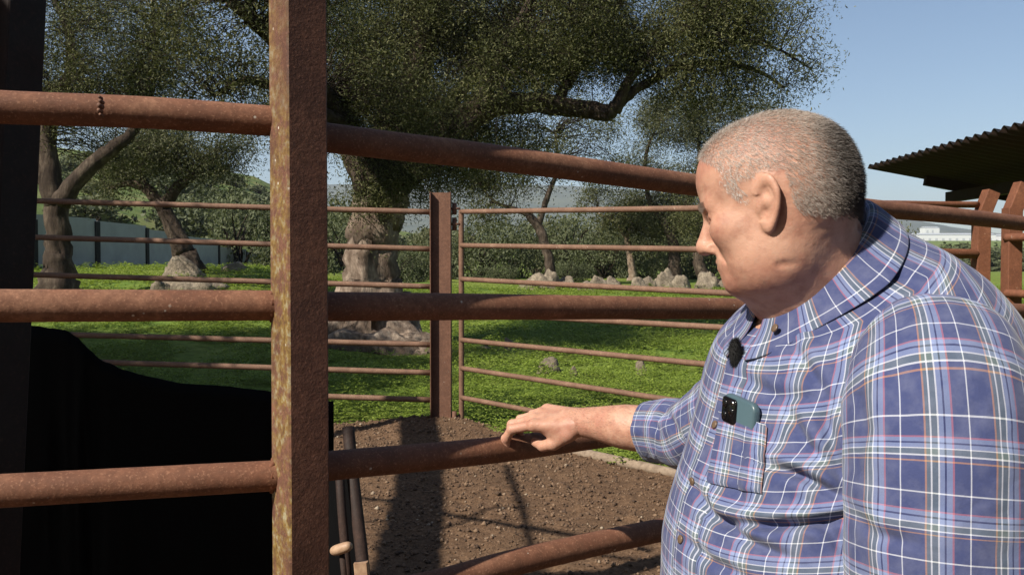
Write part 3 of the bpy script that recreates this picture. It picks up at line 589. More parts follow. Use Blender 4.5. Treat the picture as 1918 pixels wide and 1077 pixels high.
V, f, uv = tube(catmull(pts, 40), .042, 16, True, lambda a, i, q: 1 + .15 * fbm(np.cos(a) * 2, np.sin(a) * 2, i * .3, 3, 4)); o = mk('ground_pipe', V, f, M['kerb']); tag(o, 'dusty pale pipe lying along the ground under the gate', 'pipe')

# ------------------------------------------------------------------ near fence
FD = nrm([.81, .59, 0]); FN = np.array([.59, -.81, 0.]); FN = nrm(FN)      # fence direction, normal toward the camera side
nf = empty('pipe_fence', (-.38, 1.66, 0), 'near chest high fence of thick rusty pipes welded to a steel post', 'fence')
pc = P(560, 500, 1.70); pw, pd_ = .082, .098
cx, cy = pc[0], pc[1]
V, f = boxv((cx, cy, 1.45), FD, FN, (0, 0, 1), pw / 2, pd_ / 2, 1.5, .0035); mk('post', V, f, M['post'], nf, False)
R0 = .0305
def npipe(name, pts, r=R0, k=60, par=nf, m=None, seed=0):
    p = catmull(pts, k); V, f, uv = tube(p, r, 28, True, lambda a, i, q: 1 + .012 * fbm(np.cos(a) * 3, np.sin(a) * 3, i * .5, 3, seed)); return mk(name, V, f, m or M['pipe'], par)
off = -FN * .030
lc = [(201, 227), (572.5, 572.5), (919, 892)]
for i, (y0, y1) in enumerate(lc):
    b = np.array([cx, cy, 0]) - FD * .0; e1 = P(505, y1, 1.72); e1 = e1 + np.array([.02, .01, 0]); a = P(0, y0, 1.56); mid = (a + e1) / 2
    if i == 0: mid[2] += .004
    npipe('rail', [a + (a - e1) * .6, a, mid, e1], seed=i)
    wm = MB(); ang = np.linspace(0, 2 * math.pi, 30); ring = [e1 + [-.012, 0, 0] + np.array([.004 * math.sin(q * 7), math.cos(q) * .031, math.sin(q) * .031]) for q in ang]; V, f, uv = tube(ring, .0045 + .0015 * np.sin(ang * 9), 8, False); wm.add(V, f, uv); wm.build('weld', M['shed_rust'], nf)
# right-hand run: vanishing to the right
def rp(px, py):
    d = 1.72 * 2600 / (3200 - px) ; return P(px, py, d)
rr = [[(600, 252), (760, 272), (947, 294), (1300, 343), (1620, 386), (1918, 417), (2300, 470)],
      [(600, 575), (1000, 576), (1400, 579), (1918, 583), (2300, 588)],
      [(600, 880), (673, 873), (947, 846), (1250, 806), (1600, 770), (2100, 720)],
      [(600, 1150), (830, 1100), (990, 1056), (1240, 1000), (1500, 950), (2000, 860)]]
for i, l in enumerate(rr): npipe('rail', [rp(*q) + off for q in l], k=120, seed=10 + i)
# weld stub on the upper left pipe
wm = MB(); q = P(203, 206, 1.60)
for dx, dz, r in ((0, .0, .0055), (.0015, .008, .0045), (-.001, -.009, .0045), (.001, -.017, .0035), (0, .015, .0035)):
    wm.add(*tube([q + [dx, -.026, dz], q + [dx + .001, -.034 - r, dz + .002]], [r, r * .7], 8))
wm.build('weld_stub', M['far_post'], nf)
# leaning post at the left edge, shaded side painted near black, lit strip brighter
lp = empty('steel_post', P(10, 1000, 2.55), 'tall dark leaning steel post at the left edge behind the thick pipes', 'post')
a, b = P(38, -140, 2.55), P(-38, 1500, 2.55)
V, f = bar(a, b, .105, .12, side=(.45, 1, 0), bev=.004); mk('upright', V, f, M['left_post'], lp, False)
V, f = bar(a + [-.062, -.045, 0], b + [-.062, -.045, 0], .03, .13, side=(.45, 1, 0), bev=.003); mk('flange', V, f, M['left_face'], lp, False)
# near-black sheet standing in for the deep shade inside the pen
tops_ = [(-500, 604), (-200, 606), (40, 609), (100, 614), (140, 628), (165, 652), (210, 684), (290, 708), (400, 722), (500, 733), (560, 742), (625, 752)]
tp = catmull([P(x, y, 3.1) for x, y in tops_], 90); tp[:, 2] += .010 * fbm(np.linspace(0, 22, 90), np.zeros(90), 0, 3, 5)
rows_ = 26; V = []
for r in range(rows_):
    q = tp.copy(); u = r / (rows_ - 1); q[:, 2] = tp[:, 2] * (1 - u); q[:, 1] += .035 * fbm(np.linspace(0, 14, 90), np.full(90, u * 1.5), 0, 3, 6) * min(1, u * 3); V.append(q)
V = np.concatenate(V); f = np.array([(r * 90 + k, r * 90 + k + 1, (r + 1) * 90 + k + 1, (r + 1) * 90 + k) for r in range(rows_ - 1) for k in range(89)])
o = mk('shade_sheet', V, f, M['shade_black']); tag(o, 'near black sheet standing in for the deep shade at lower left', 'shade_sheet'); sm = o.modifiers.new('thick', 'SOLIDIFY'); sm.thickness = .004
# chute gate frame and latch right of the near post
cg = empty('chute_gate', P(660, 1050, 2.3), 'dark narrow chute gate frame with a tan latch handle right of the near post', 'gate')
for pts, r in (([P(652, 800, 2.35), P(662, 900, 2.3), P(682, 1080, 2.2), P(700, 1300, 2.1)], .017), ([P(634, 850, 2.3), P(640, 950, 2.25), P(652, 1100, 2.2), P(660, 1300, 2.15)], .012)):
    V, f, uv = tube(catmull(pts, 24), r, 12); mk('bar', V, f, M['dark_rust'], cg)
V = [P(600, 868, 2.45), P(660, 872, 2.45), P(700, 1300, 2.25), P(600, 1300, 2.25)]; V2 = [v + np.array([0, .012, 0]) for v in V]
mk('shade_plate', V + V2, [(0, 1, 2, 3), (7, 6, 5, 4)] + [(i, 4 + i, 4 + (i + 1) % 4, (i + 1) % 4) for i in range(4)], M['shade_black'], cg, False)  # black plate put in for the shade of the dark gap
V, f, uv = tube(catmull([P(622, 1032, 2.0), P(636, 1028, 1.99), P(657, 1021, 1.98)], 12), [.008, .0105, .0115, .012, .0125, .0125, .0125, .0125, .0125, .012, .011, .008], 12)
t = NT('worn_and_lit_steel'); t.set(Base_Color=t.ramp(t.noise(60, 4), [(.3, (.26, .15, .09)), (.7, (.42, .28, .18))]), Roughness=.55); M['worn_and_lit'] = t.m
h = mk('handle', V, f, M['worn_and_lit'], cg)
V, f, uv = tube([P(640, 1032, 2.0), P(646, 1090, 2.0), P(650, 1180, 2.0)], .007, 10); mk('rod', V, f, M['dark_rust'], cg)
V, f = bar(P(676, 1052, 2.0), P(690, 1200, 2.0), .032, .02); mk('lit_bar_end', V, f, M['worn_and_lit'], cg, False)  # pale plate stands in for the sunlit foot of the bar

# ------------------------------------------------------------------ shed on the right
shd = empty('open_shed', (5, 8, 0), 'open shed with a corrugated roof on rusty posts at the right edge', 'shed')
x0, z0 = 4.15, 2.77; slope = -.187
ny_ = 240; yv = np.linspace(3.6, 10.0, ny_ * 2); xv = np.linspace(0, 5.0, 8); wave = .022 * np.sin(yv * 2 * math.pi / .15)
V = []
for th in (0, -.006):
    for xx in xv: V.append(np.stack([np.full_like(yv, x0 + xx), yv, z0 + slope * xx + wave + th], 1))
V = np.concatenate(V); n = len(yv); m_ = len(xv); f = []
for l in range(2):
    for i in range(m_ - 1):
        for j in range(n - 1):
            q = l * m_ * n + i * n + j; f.append((q, q + 1, q + n + 1, q + n))
for j in range(n - 1): f.append((j, j + 1, m_ * n + j + 1, m_ * n + j))
mk('roof', V, f, M['dark_rust'], shd)
for yy in (9.75, 7.6, 5.2):
    a = np.array([x0 + .55, yy, z0 + slope * .55 - .085]); b = np.array([x0 + 4.9, yy, z0 + slope * 4.9 - .085]); V, f = bar(a, b, .06, .11, side=(0, 0, 1)); mk('rafter', V, f, M['dark_rust'], shd, False)
for xx in (.9, 2.2): a = np.array([x0 + xx, 3.7, z0 + slope * xx - .2]); b = np.array([x0 + xx, 9.9, z0 + slope * xx - .2]); V, f = bar(a, b, .08, .12, side=(0, 0, 1)); mk('purlin', V, f, M['dark_rust'], shd, False)
def shed_post(px, d, ytop, w, lab):
    t_ = P(px + 6, ytop + 38, d); b_ = t_.copy(); b_[2] = gz(t_[0], t_[1]) - .05
    V, f = bar(b_, t_, w, w, bev=.004); mk('post', V, f, M['shed_rust'], shd, False)
    c_ = t_ + np.array([.09, 0, .20]); V, f = bar(t_ - [0, 0, .03], c_, w * .95, w * .98, bev=.004); mk('bracket', V, f, M['shed_rust'], shd, False)
shed_post(1832, 7.9, 362, .122, 'a'); shed_post(1890, 7.2, 352, .118, 'b')
pf = empty('pipe_fence', P(1800, 600, 7.8), 'short pen fence of rusty pipes between the shed posts on the right', 'fence')
for px0, y0, px1, y1, d0, d1, r in [(1500, 380, 1830, 384, 6.8, 7.9, .03), (1500, 470, 1830, 476, 6.8, 7.9, .045), (1500, 545, 1830, 560, 6.8, 7.9, .04), (1884, 445, 2100, 440, 7.2, 6.2, .035), (1884, 549, 2100, 560, 7.2, 6.2, .035), (1500, 640, 1830, 650, 6.8, 7.9, .04), (1884, 650, 2100, 670, 7.2, 6.2, .035)]:
    rail('rail', P(px0, y0, d0), P(px1, y1, d1), r, M['shed_rust'], pf)
# unseen frame added outside the view, shaped to cast shadows on the pen floor
of = empty('shadow_frame', (-4, 2, 0), 'unseen frame added left of the camera to cast the pen floor shadows', 'frame')
def up(px, py, z):
    g0 = P(px, py, 1.0) - np.array([0, 0, CAMZ]); d = CAMZ / -g0[2]; q = np.array([g0[0] * d, g0[1] * d, 0]); L = z / math.tan(SUN_EL); return np.array([q[0] - SD[0] * L, q[1] - SD[1] * L, z])
for a, b, w in [((758, 1120), (803, 792), .20)]: V, f = bar(up(*a, 3.7), up(*b, 3.7), w, .2, side=(0, 0, 1)); mk('beam', V, f, M['dark_rust'], of, False)  # unseen beam added to cast shadow on the pen floor
for l, r in [([(948, 872), (972, 930), (988, 985), (1002, 1040), (1020, 1110)], .022), ([(640, 925), (760, 945), (900, 975), (1060, 1003), (1220, 1030)], .026), ([(690, 980), (760, 968), (830, 990), (920, 955), (980, 950)], .015), ([(1080, 1040), (1180, 1048), (1280, 1062)], .018)]:
    V, f, uv = tube(catmull([up(*q, 3.75) for q in l], 30), r, 8); mk('shadow_bar', V, f, M['dark_rust'], of)
for q in (up(758, 1120, 3.7), up(803, 792, 3.7)):
    V, f = bar(np.array([q[0], q[1], 0]), q, .16, .16); mk('post', V, f, M['dark_rust'], of, False)  # unseen post of the added shadow frame
V = []; q0 = up(300, 3000, 3.6); 
V, f = boxv((-5.2, .70, 3.95), (1, 0, 0), (0, 1, 0), (0, 0, 1), 2.3, .58, .03); mk('sun_blocker', V, f, M['dark_rust'], of, False)  # unseen strip added to keep sun off the near-black sheet
# ------------------------------------------------------------------ person
def surface_nets(f, org, h):
    ins = f < 0; nx, ny, nz = f.shape
    c = np.zeros((nx - 1, ny - 1, nz - 1), int)
    for a in (0, 1):
        for b in (0, 1):
            for d in (0, 1): c += ins[a:nx - 1 + a, b:ny - 1 + b, d:nz - 1 + d]
    act = (c > 0) & (c < 8); ids = np.full(act.shape, -1, int); I = np.argwhere(act); ids[act] = np.arange(len(I))
    acc = np.zeros((len(I), 3)); cnt = np.zeros(len(I))
    cor = [(a, b, d) for a in (0, 1) for b in (0, 1) for d in (0, 1)]
    for p in cor:
        for ax in range(3):
            if p[ax]: continue
            q = list(p); q[ax] = 1
            f0 = f[I[:, 0] + p[0], I[:, 1] + p[1], I[:, 2] + p[2]]; f1 = f[I[:, 0] + q[0], I[:, 1] + q[1], I[:, 2] + q[2]]
            m = (f0 < 0) != (f1 < 0); t = np.where(m, f0 / np.where(m, f0 - f1, 1), 0)
            pos = np.tile(np.array(p, float), (len(I), 1)); pos[:, ax] += t; acc[m] += pos[m]; cnt[m] += 1
    V = org + (I + acc / cnt[:, None]) * h; F_ = []
    for ax in range(3):
        u, v = (ax + 1) % 3, (ax + 2) % 3
        s0 = [slice(None)] * 3; s1 = [slice(None)] * 3; s0[ax] = slice(0, -1); s1[ax] = slice(1, None)
        a_, b_ = ins[tuple(s0)], ins[tuple(s1)]; E = np.argwhere(a_ != b_)
        E = E[(E[:, u] > 0) & (E[:, v] > 0) & (E[:, u] < f.shape[u] - 1) & (E[:, v] < f.shape[v] - 1)]
        fl = a_[tuple(E.T)]
        def g_(du, dv): q = E.copy(); q[:, u] -= du; q[:, v] -= dv; return ids[tuple(q.T)]
        Q = np.stack([g_(1, 1), g_(0, 1), g_(0, 0), g_(1, 0)], 1); Q[~fl] = Q[~fl][:, ::-1]; F_.append(Q)
    Fq = np.concatenate(F_); return V, Fq[(Fq >= 0).all(1)]
def smin(a, b, k):
    h = np.maximum(k - np.abs(a - b), 0) / k; return np.minimum(a, b) - h * h * k * .25
def smax(a, b, k): return -smin(-a, -b, k)
def ell(p, c, r, rot=None):
    q = p - np.asarray(c)
    if rot is not None: q = q @ rot
    r = np.asarray(r, float); k0 = np.linalg.norm(q / r, axis=-1); k1 = np.linalg.norm(q / (r * r), axis=-1) + 1e-9
    return k0 * (k0 - 1) / k1
def rcone(p, a, b, r0, r1):
    a, b = np.asarray(a, float), np.asarray(b, float); ab = b - a; t_ = np.clip(((p - a) @ ab) / (ab @ ab), 0, 1)
    return np.linalg.norm(p - a - t_[..., None] * ab, axis=-1) - (r0 + (r1 - r0) * t_)
def grid(lo, hi, h):
    lo, hi = np.array(lo, float), np.array(hi, float); n = np.ceil((hi - lo) / h).astype(int) + 1
    ax = [lo[i] + np.arange(n[i]) * h for i in range(3)]; return np.stack(np.meshgrid(*ax, indexing='ij'), -1), lo
def rotz(a): c, s_ = math.cos(a), math.sin(a); return np.array([[c, -s_, 0], [s_, c, 0], [0, 0, 1]])

YW, PT = math.radians(25), math.radians(15)
Fh = np.array([-math.cos(YW) * math.cos(PT), math.sin(YW) * math.cos(PT), -math.sin(PT)]); Lh = nrm(np.cross([0, 0, 1.], Fh)); Uh = np.cross(Fh, Lh)
HO = P(1434, 380, 1.10) - Lh * .076
RH = np.stack([Fh, Lh, Uh], 1)                      # head local to world: HO + RH @ q
HS = .93
def w2h(w): return (np.asarray(w) - HO) @ RH / HS
def head_sdf(p):
    ay = np.abs(p[..., 1]); pm = p.copy(); pm[..., 1] = ay
    d = ell(p, (-.012, 0, .052), (.104, .081, .083))
    d = smin(d, ell(p, (-.050, 0, .025), (.068, .071, .068)), .03)
    d = smin(d, ell(p, (.032, 0, .052), (.064, .068, .064)), .03)
    d = smin(d, ell(p, (.040, 0, -.018), (.052, .060, .078)), .03)
    d = smin(d, ell(pm, (.018, .036, -.060), (.055, .036, .045)), .03)         # jowls
    d = smin(d, ell(p, (.030, 0, -.092), (.058, .050, .034)), .03)             # double chin
    d = smin(d, ell(p, (.078, 0, -.092), (.020, .026, .019)), .022)
    d = smin(d, ell(pm, (.062, .044, -.018), (.028, .024, .024)), .024)        # cheeks
    d = smin(d, rcone(pm, (.086, .0, .020), (.078, .044, .024), .013, .010), .016)  # brow
    d = smax(d, -ell(pm, (.101, .031, .003), (.020, .019, .012)), .012)
    d = smin(d, np.linalg.norm(pm - np.array([.080, .031, .003]), axis=-1) - .0125, .003)
    d = smin(d, rcone(pm, (.090, .018, .010), (.084, .046, .007), .0042, .0038), .004)
    d = smin(d, rcone(pm, (.088, .018, -.006), (.082, .045, -.006), .0036, .0034), .006)
    d = smin(d, rcone(p, (.088, 0, .014), (.111, 0, -.026), .0095, .0125), .012)
    d = smin(d, ell(p, (.112, 0, -.032), (.014, .0135, .0115)), .008)
    d = smin(d, ell(pm, (.099, .014, -.036), (.013, .0075, .0085)), .006)
    d = smax(d, -ell(pm, (.106, .0065, -.043), (.006, .0035, .004)), .003)
    d = smin(d, ell(p, (.080, 0, -.062), (.020, .028, .022)), .015)
    d = smin(d, rcone(pm, (.097, .0, -.058), (.085, .023, -.062), .0058, .003), .005)
    d = smin(d, rcone(pm, (.096, .0, -.068), (.085, .021, -.064), .0065, .003), .005)
    d = smax(d, -rcone(pm, (.104, 0, -.0625), (.086, .026, -.0635), .0012, .0010), .002)
    d = smax(d, -rcone(pm, (.099, .021, -.036), (.080, .036, -.064), .0022, .0015), .008)
    nb = w2h(P(1528, 500, 1.21)); nb2 = w2h(P(1560, 560, 1.23))
    d = smin(d, rcone(p, (-.030, 0, -.005), nb, .072, .077), .045)
    d = smin(d, rcone(p, nb, nb2, .077, .092), .03)
    d = smin(d, rcone(p, (.015, 0, -.075), w2h(P(1478, 540, 1.2)), .050, .062), .04)
    # ears
    for s_ in (1, -1):
        e = np.array([-.004, s_ * .083, -.002]); R_ = rotz(math.radians(-28) * s_); ti = math.radians(14)
        q = (p - e); q = q @ R_; q = np.stack([q[..., 0] * math.cos(ti) + q[..., 2] * math.sin(ti), q[..., 1] * s_, -q[..., 0] * math.sin(ti) + q[..., 2] * math.cos(ti)], -1)
        zz = q[..., 2]; wx = .0165 * np.clip(1 + zz * 7, .62, 1.12)
        rr = np.sqrt((q[..., 0] / wx) ** 2 + (zz / .033) ** 2)
        plate = np.maximum((rr - 1) * .0165, np.abs(q[..., 1]) - .0022)
        helix = np.sqrt(((rr - 1) * .0165) ** 2 + (q[..., 1] - .0025) ** 2) - .0042
        helix = np.where((q[..., 0] > .006) & (zz < .012) & (zz > -.024), helix + .004, helix)
        anti = np.sqrt(((rr - .56) * .0165) ** 2 + (q[..., 1] - .001) ** 2) - .0028; anti = np.where(q[..., 0] > .002, anti + .004, anti)
        lobe = ell(q, (.002, .001, -.029), (.0095, .0048, .0095)); trag = ell(q, (.0125, .002, -.006), (.005, .004, .0075))
        ear = smin(smin(plate, helix, .003), smin(anti, lobe, .003), .003); ear = smin(ear, trag, .003)
        ear = smax(ear, -ell(q, (.005, .005, -.005), (.0062, .0085, .0095)), .002); ear = smax(ear, -ell(q, (.002, .005, .014), (.0045, .0045, .010)), .002)
        d = smin(d, ear, .006)
        d = smin(d, rcone(p, (.004, s_ * .066, 0), (-.006, s_ * .080, 0), .014, .010), .006)
    # skin folds on the nape and cheek
    for (a, b, dep) in (((-.045, .078, -.055), (-.105, .02, -.062), .0034), ((-.02, .08, -.078), (-.10, .03, -.085), .0038), ((.005, .072, -.088), (-.08, .055, -.108), .003), ((.030, .066, -.045), (.045, .05, -.085), .0018)):
        k_ = rcone(pm, a, b, .003, .003); d = d + dep * np.exp(-(np.maximum(k_, 0) / .0035) ** 2)
    return d
G, lo = grid((-.22, -.135, -.24), (.135, .135, .15), .0021)
D = head_sdf(G); D = D + .0003 * vnoise(G[..., 0] * 90, G[..., 1] * 90, G[..., 2] * 90, 5)
hv, hf = surface_nets(D, lo, .0021)
head_w = HO + (hv * HS) @ RH.T

def hand_sdf(p, bend=(38, 55, 28), thumb=((.018, .030, -.012), (.050, .050, -.026), (.078, .050, -.034), (.100, .040, -.038))):
    d = None; ys = (.031, .010, -.011, -.030); L = ((.046, .027, .022), (.051, .031, .023), (.047, .029, .023), (.037, .022, .020)); kx = (.088, .092, .087, .078)
    for i in range(4):
        c = rcone(p, (.004, ys[i] * .55, 0), (kx[i] - .004, ys[i], .0), .017, .0122); d = c if d is None else smin(d, c, .012)
    d = smin(d, ell(p, (.045, -.004, -.010), (.044, .034, .014)), .012)
    d = smin(d, ell(p, (.035, .026, -.014), (.032, .016, .015)), .012)
    for i in range(4):
        q = np.array([kx[i], ys[i], .001]); a = 0; r = (.0102, .0106, .0100, .0088)[i]; spread = (.06, .01, -.04, -.11)[i]; fd = None
        for j in range(3):
            a += math.radians(bend[j] + (i - 1.5) * 4); n_ = q + L[i][j] * np.array([math.cos(a), spread, -math.sin(a)]); r2 = r * (.93 if j < 2 else .86)
            s_ = rcone(p, q, n_, r, r2); s_ = smin(s_, np.linalg.norm(p - q, axis=-1) - r * 1.06, .003); fd = s_ if fd is None else smin(fd, s_, .003); q = n_; r = r2
        d = np.where(p[..., 0] < kx[i] + .012, smin(d, fd, .006), smin(d, fd, .0012))
    t_ = None
    for j in range(3):
        s_ = rcone(p, thumb[j], thumb[j + 1], (.0155, .0125, .0112)[j], (.0125, .0112, .0092)[j]); t_ = s_ if t_ is None else smin(t_, s_, .004)
    d = smin(d, t_, .008)
    d = smin(d, rcone(p, (-.05, 0, -.002), (.012, 0, -.002), .026, .024), .014)
    return d
def hand_mesh(wr, Xd, Zd, mirror=1, **kw):
    Xd = nrm(Xd); Zd = nrm(np.asarray(Zd) - Xd * np.dot(Zd, Xd)); Yd = np.cross(Zd, Xd) * mirror
    G, lo = grid((-.045, -.065, -.115), (.20, .085, .045), .0019); v, f = surface_nets(hand_sdf(G, **kw), lo, .0019)
    if mirror < 0: f = f[:, ::-1]
    return wr + v @ np.stack([Xd, Yd, Zd]), f
wrist = P(1086, 790, 1.955)
h1v, h1f = hand_mesh(wrist, P(990, 779, 1.995) - wrist, (.05, -.42, .9), bend=(24, 46, 38), thumb=((.018, .028, -.014), (.046, .036, -.034), (.070, .030, -.046), (.090, .018, -.048))); h1v = wrist + (h1v - wrist) * 1.16
# forearm, one loft from above the elbow to the wrist
def blend_tube(pts, rad, flat, n=60, rings=70, side=(0, 0, 1)):
    p = catmull(pts, rings); r = np.interp(np.linspace(0, 1, rings), np.linspace(0, 1, len(rad)), rad); V, f, uv = tube(p, r, n, True); return V, f
elb = P(1300, 812, 1.74)
f1v, f1f = blend_tube([P(1390, 760, 1.60), elb, P(1235, 806, 1.83), P(1170, 799, 1.88), P(1120, 793, 1.925), wrist + (P(990, 781, 2.005) - wrist) * .12], [.052, .050, .0515, .049, .038, .030], 1)
# near arm hanging beyond the frame
elb2 = P(1762, 1180, .96); wr2 = np.array([elb2[0] - .10, elb2[1] - .02, elb2[2] - .25])
f2v, f2f = blend_tube([P(1765, 760, 1.02), P(1766, 1000, .97), elb2, (elb2 + wr2) / 2, wr2 + [0, 0, -.01]], [.06, .055, .048, .045, .029], 1)
h2v, h2f = hand_mesh(wr2, (-.25, 0, -1), (.2, -.97, 0), mirror=-1, bend=(14, 22, 14), thumb=((.018, .030, -.010), (.05, .052, -.014), (.08, .056, -.016), (.105, .05, -.018)))
# torso core and legs under the clothes
def core(p):
    c = lambda px, py, d=1.22: P(px, py, d)
    d = rcone(p, c(1560, 560), c(1590, 700), .07, .15); d = smin(d, rcone(p, c(1590, 700), c(1600, 950), .15, .17), .05); d = smin(d, rcone(p, c(1600, 950), c(1610, 1200), .17, .16), .05)
    for s_ in (-1, 1):
        hip = c(1610, 1290) + np.array([.26, -.966, 0]) * .10 * s_; kn = hip * [1, 1, 0] + [-.02, 0, .50]; an = hip * [1, 1, 0] + [.02, 0, .08]
        d = smin(d, rcone(p, hip, kn, .085, .06), .04); d = smin(d, rcone(p, kn, an, .06, .04), .02); d = smin(d, rcone(p, an, an + [-.17, -.04, -.04], .038, .025), .02)
    d = smin(d, rcone(p, c(1590, 640), P(1390, 760, 1.60), .07, .052), .03); d = smin(d, rcone(p, c(1600, 640), P(1765, 760, 1.02), .07, .058), .03)
    return d
G, lo = grid((.0, .7, -.02), (.9, 1.75, 1.68), .014); cv, cf = surface_nets(core(G), lo, .014)
bv = MBn = []
vs, fs, n = [], [], 0
for v, f in ((head_w, hf), (h1v, h1f), (f1v, f1f), (f2v, f2f), (h2v, h2f), (cv, cf)):
    vs.append(v); fs += [tuple(int(i) + n for i in q) for q in f]; n += len(v)
t = NT('skin'); n1 = t.noise(14, 4, .6); n2 = t.noise(160, 4, .65); n3 = t.noise(45, 5, .65)
col = t.ramp(n1, [(.3, (.51, .30, .215)), (.5, (.46, .248, .172)), (.7, (.40, .190, .135))])
col = t.mix(t.ramp(n3, [(.46, 0.0), (.72, .55)]), col, (.25, .095, .065)); col = t.mix(t.ramp(t.noise(70, 3, .6), [(.56, 0.0), (.7, .35)]), col, (.42, .27, .20))
t.set(Base_Color=col, Roughness=t.ramp(n2, [(.3, .42), (.7, .62)])); t.b.inputs['Subsurface Weight'].default_value = .12; t.b.inputs['Subsurface Radius'].default_value = (.010, .0035, .0018); t.b.inputs['Subsurface Scale'].default_value = .6
t.b.inputs['Specular IOR Level'].default_value = .35
t.bump(t.math('ADD', t.math('MULTIPLY', n3, 1.0), t.math('MULTIPLY', n2, .7)), .0011, .75); M['skin'] = t.m
body = mk('person', np.concatenate(vs), fs, M['skin'])
tag(body, 'heavy grey haired man in blue plaid shirt resting a hand on the rail', 'person')
PERSON = body
# hair: scalp cap of short strands
poly = [(.080, .150), (.086, .110), (.078, .092), (.062, .078), (.050, .062), (.052, .045), (.046, .026), (.034, .012), (.024, .020), (.016, .036), (-.012, .043), (-.026, .030), (-.030, -.004), (-.036, -.022), (-.060, -.034), (-.085, -.040), (-.16, -.045), (-.16, .2), (.080, .2)]
def inpoly(x, z):
    c = np.zeros(x.shape, bool); j = len(poly) - 1
    for i in range(len(poly)):
        xi, zi = poly[i]; xj, zj = poly[j]; c ^= ((zi > z) != (zj > z)) & (x < (xj - xi) * (z - zi) / (zj - zi + 1e-12) + xi); j = i
    return c
rng = np.random.default_rng(3); fc = hv[hf].mean(1); e1 = hv[hf[:, 1]] - hv[hf[:, 0]]; e2 = hv[hf[:, 3]] - hv[hf[:, 0]]; nn = np.cross(e1, e2); nn /= np.linalg.norm(nn, axis=1)[:, None] + 1e-12
nz = rng.normal(size=len(fc)) * .0035 + .007 * vnoise(fc[:, 0] * 120, fc[:, 1] * 120, fc[:, 2] * 120, 9)
earz = (np.abs(fc[:, 1]) > .0775) & (fc[:, 0] > -.035) & (fc[:, 2] < .04)
ok = inpoly(fc[:, 0] + nz, fc[:, 2] + nz) & ~earz; I = np.where(ok)[0]
I = rng.choice(I, 105000); c = fc[I] + (rng.uniform(-.5, .5, (len(I), 3))) * .0022; nr = nn[I]
bk = np.array([-.55, 0, -.75]); dr = nr * .55 + bk + rng.normal(size=nr.shape) * .22; dr -= nr * np.minimum(0, (dr * nr).sum(1) - .25)[:, None]; dr /= np.linalg.norm(dr, axis=1)[:, None]
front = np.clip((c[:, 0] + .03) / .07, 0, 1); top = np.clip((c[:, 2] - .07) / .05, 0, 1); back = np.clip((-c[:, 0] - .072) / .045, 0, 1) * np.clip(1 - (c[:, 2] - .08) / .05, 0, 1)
ln = (.0065 + .003 * back + .002 * top) * rng.uniform(.5, 1.3, len(I)); sd = np.cross(dr, rng.normal(size=dr.shape)); sd /= np.linalg.norm(sd, axis=1)[:, None]
w_ = .00019 * (1 + .5 * back); A_ = c - nr * .0008; T_ = A_ + dr * ln[:, None] * .6 + nr * .0005; E_ = A_ + dr * ln[:, None] - nr * .0006
V = np.stack([A_ - sd * w_[:, None], A_ + sd * w_[:, None], E_ + sd * w_[:, None] * .3, E_ - sd * w_[:, None] * .3], 1).reshape(-1, 3)
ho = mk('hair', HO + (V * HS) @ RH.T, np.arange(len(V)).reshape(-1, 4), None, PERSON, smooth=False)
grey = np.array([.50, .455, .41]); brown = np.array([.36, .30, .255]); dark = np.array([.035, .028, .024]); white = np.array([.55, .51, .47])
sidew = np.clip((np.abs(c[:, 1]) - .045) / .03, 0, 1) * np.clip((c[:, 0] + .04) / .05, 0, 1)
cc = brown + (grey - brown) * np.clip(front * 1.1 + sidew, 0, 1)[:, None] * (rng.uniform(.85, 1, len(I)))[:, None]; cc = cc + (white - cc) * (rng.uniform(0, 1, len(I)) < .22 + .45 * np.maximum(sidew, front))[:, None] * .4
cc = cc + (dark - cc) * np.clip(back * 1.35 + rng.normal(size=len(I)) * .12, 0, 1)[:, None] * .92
ca = ho.data.color_attributes.new('tint', 'FLOAT_COLOR', 'POINT'); ca.data.foreach_set('color', np.concatenate([np.repeat(cc, 4, 0), np.ones((len(I) * 4, 1))], 1).astype(np.float32).ravel())
t = NT('hair'); at = t.n('Attribute', attribute_name='tint'); t.set(Base_Color=at.outputs['Color'], Roughness=.55); M['hair'] = t.m; ho.data.materials.append(M['hair'])
# eyebrow strands
I2 = rng.choice(np.where((np.abs(fc[:, 1]) > .016) & (np.abs(fc[:, 1]) < .052) & (np.abs(fc[:, 2] - .025) < .005) & (fc[:, 0] > .06))[0], 900)
c2 = fc[I2]; n2_ = nn[I2]; d2 = n2_ * .5 + np.stack([np.zeros(900), np.sign(c2[:, 1]) * .8, rng.normal(size=900) * .3], 1); d2 /= np.linalg.norm(d2, axis=1)[:, None]; s2 = np.cross(d2, n2_)
V = np.stack([c2 - s2 * .0002, c2 + s2 * .0002, c2 + d2 * .008 + s2 * .00008, c2 + d2 * .008 - s2 * .00008], 1).reshape(-1, 3); eb = mk('eyebrows', HO + (V * HS) @ RH.T, np.arange(len(V)).reshape(-1, 4), None, PERSON, smooth=False)
t = NT('brow_hair'); t.set(Base_Color=(.30, .25, .21), Roughness=.6); eb.data.materials.append(t.m)
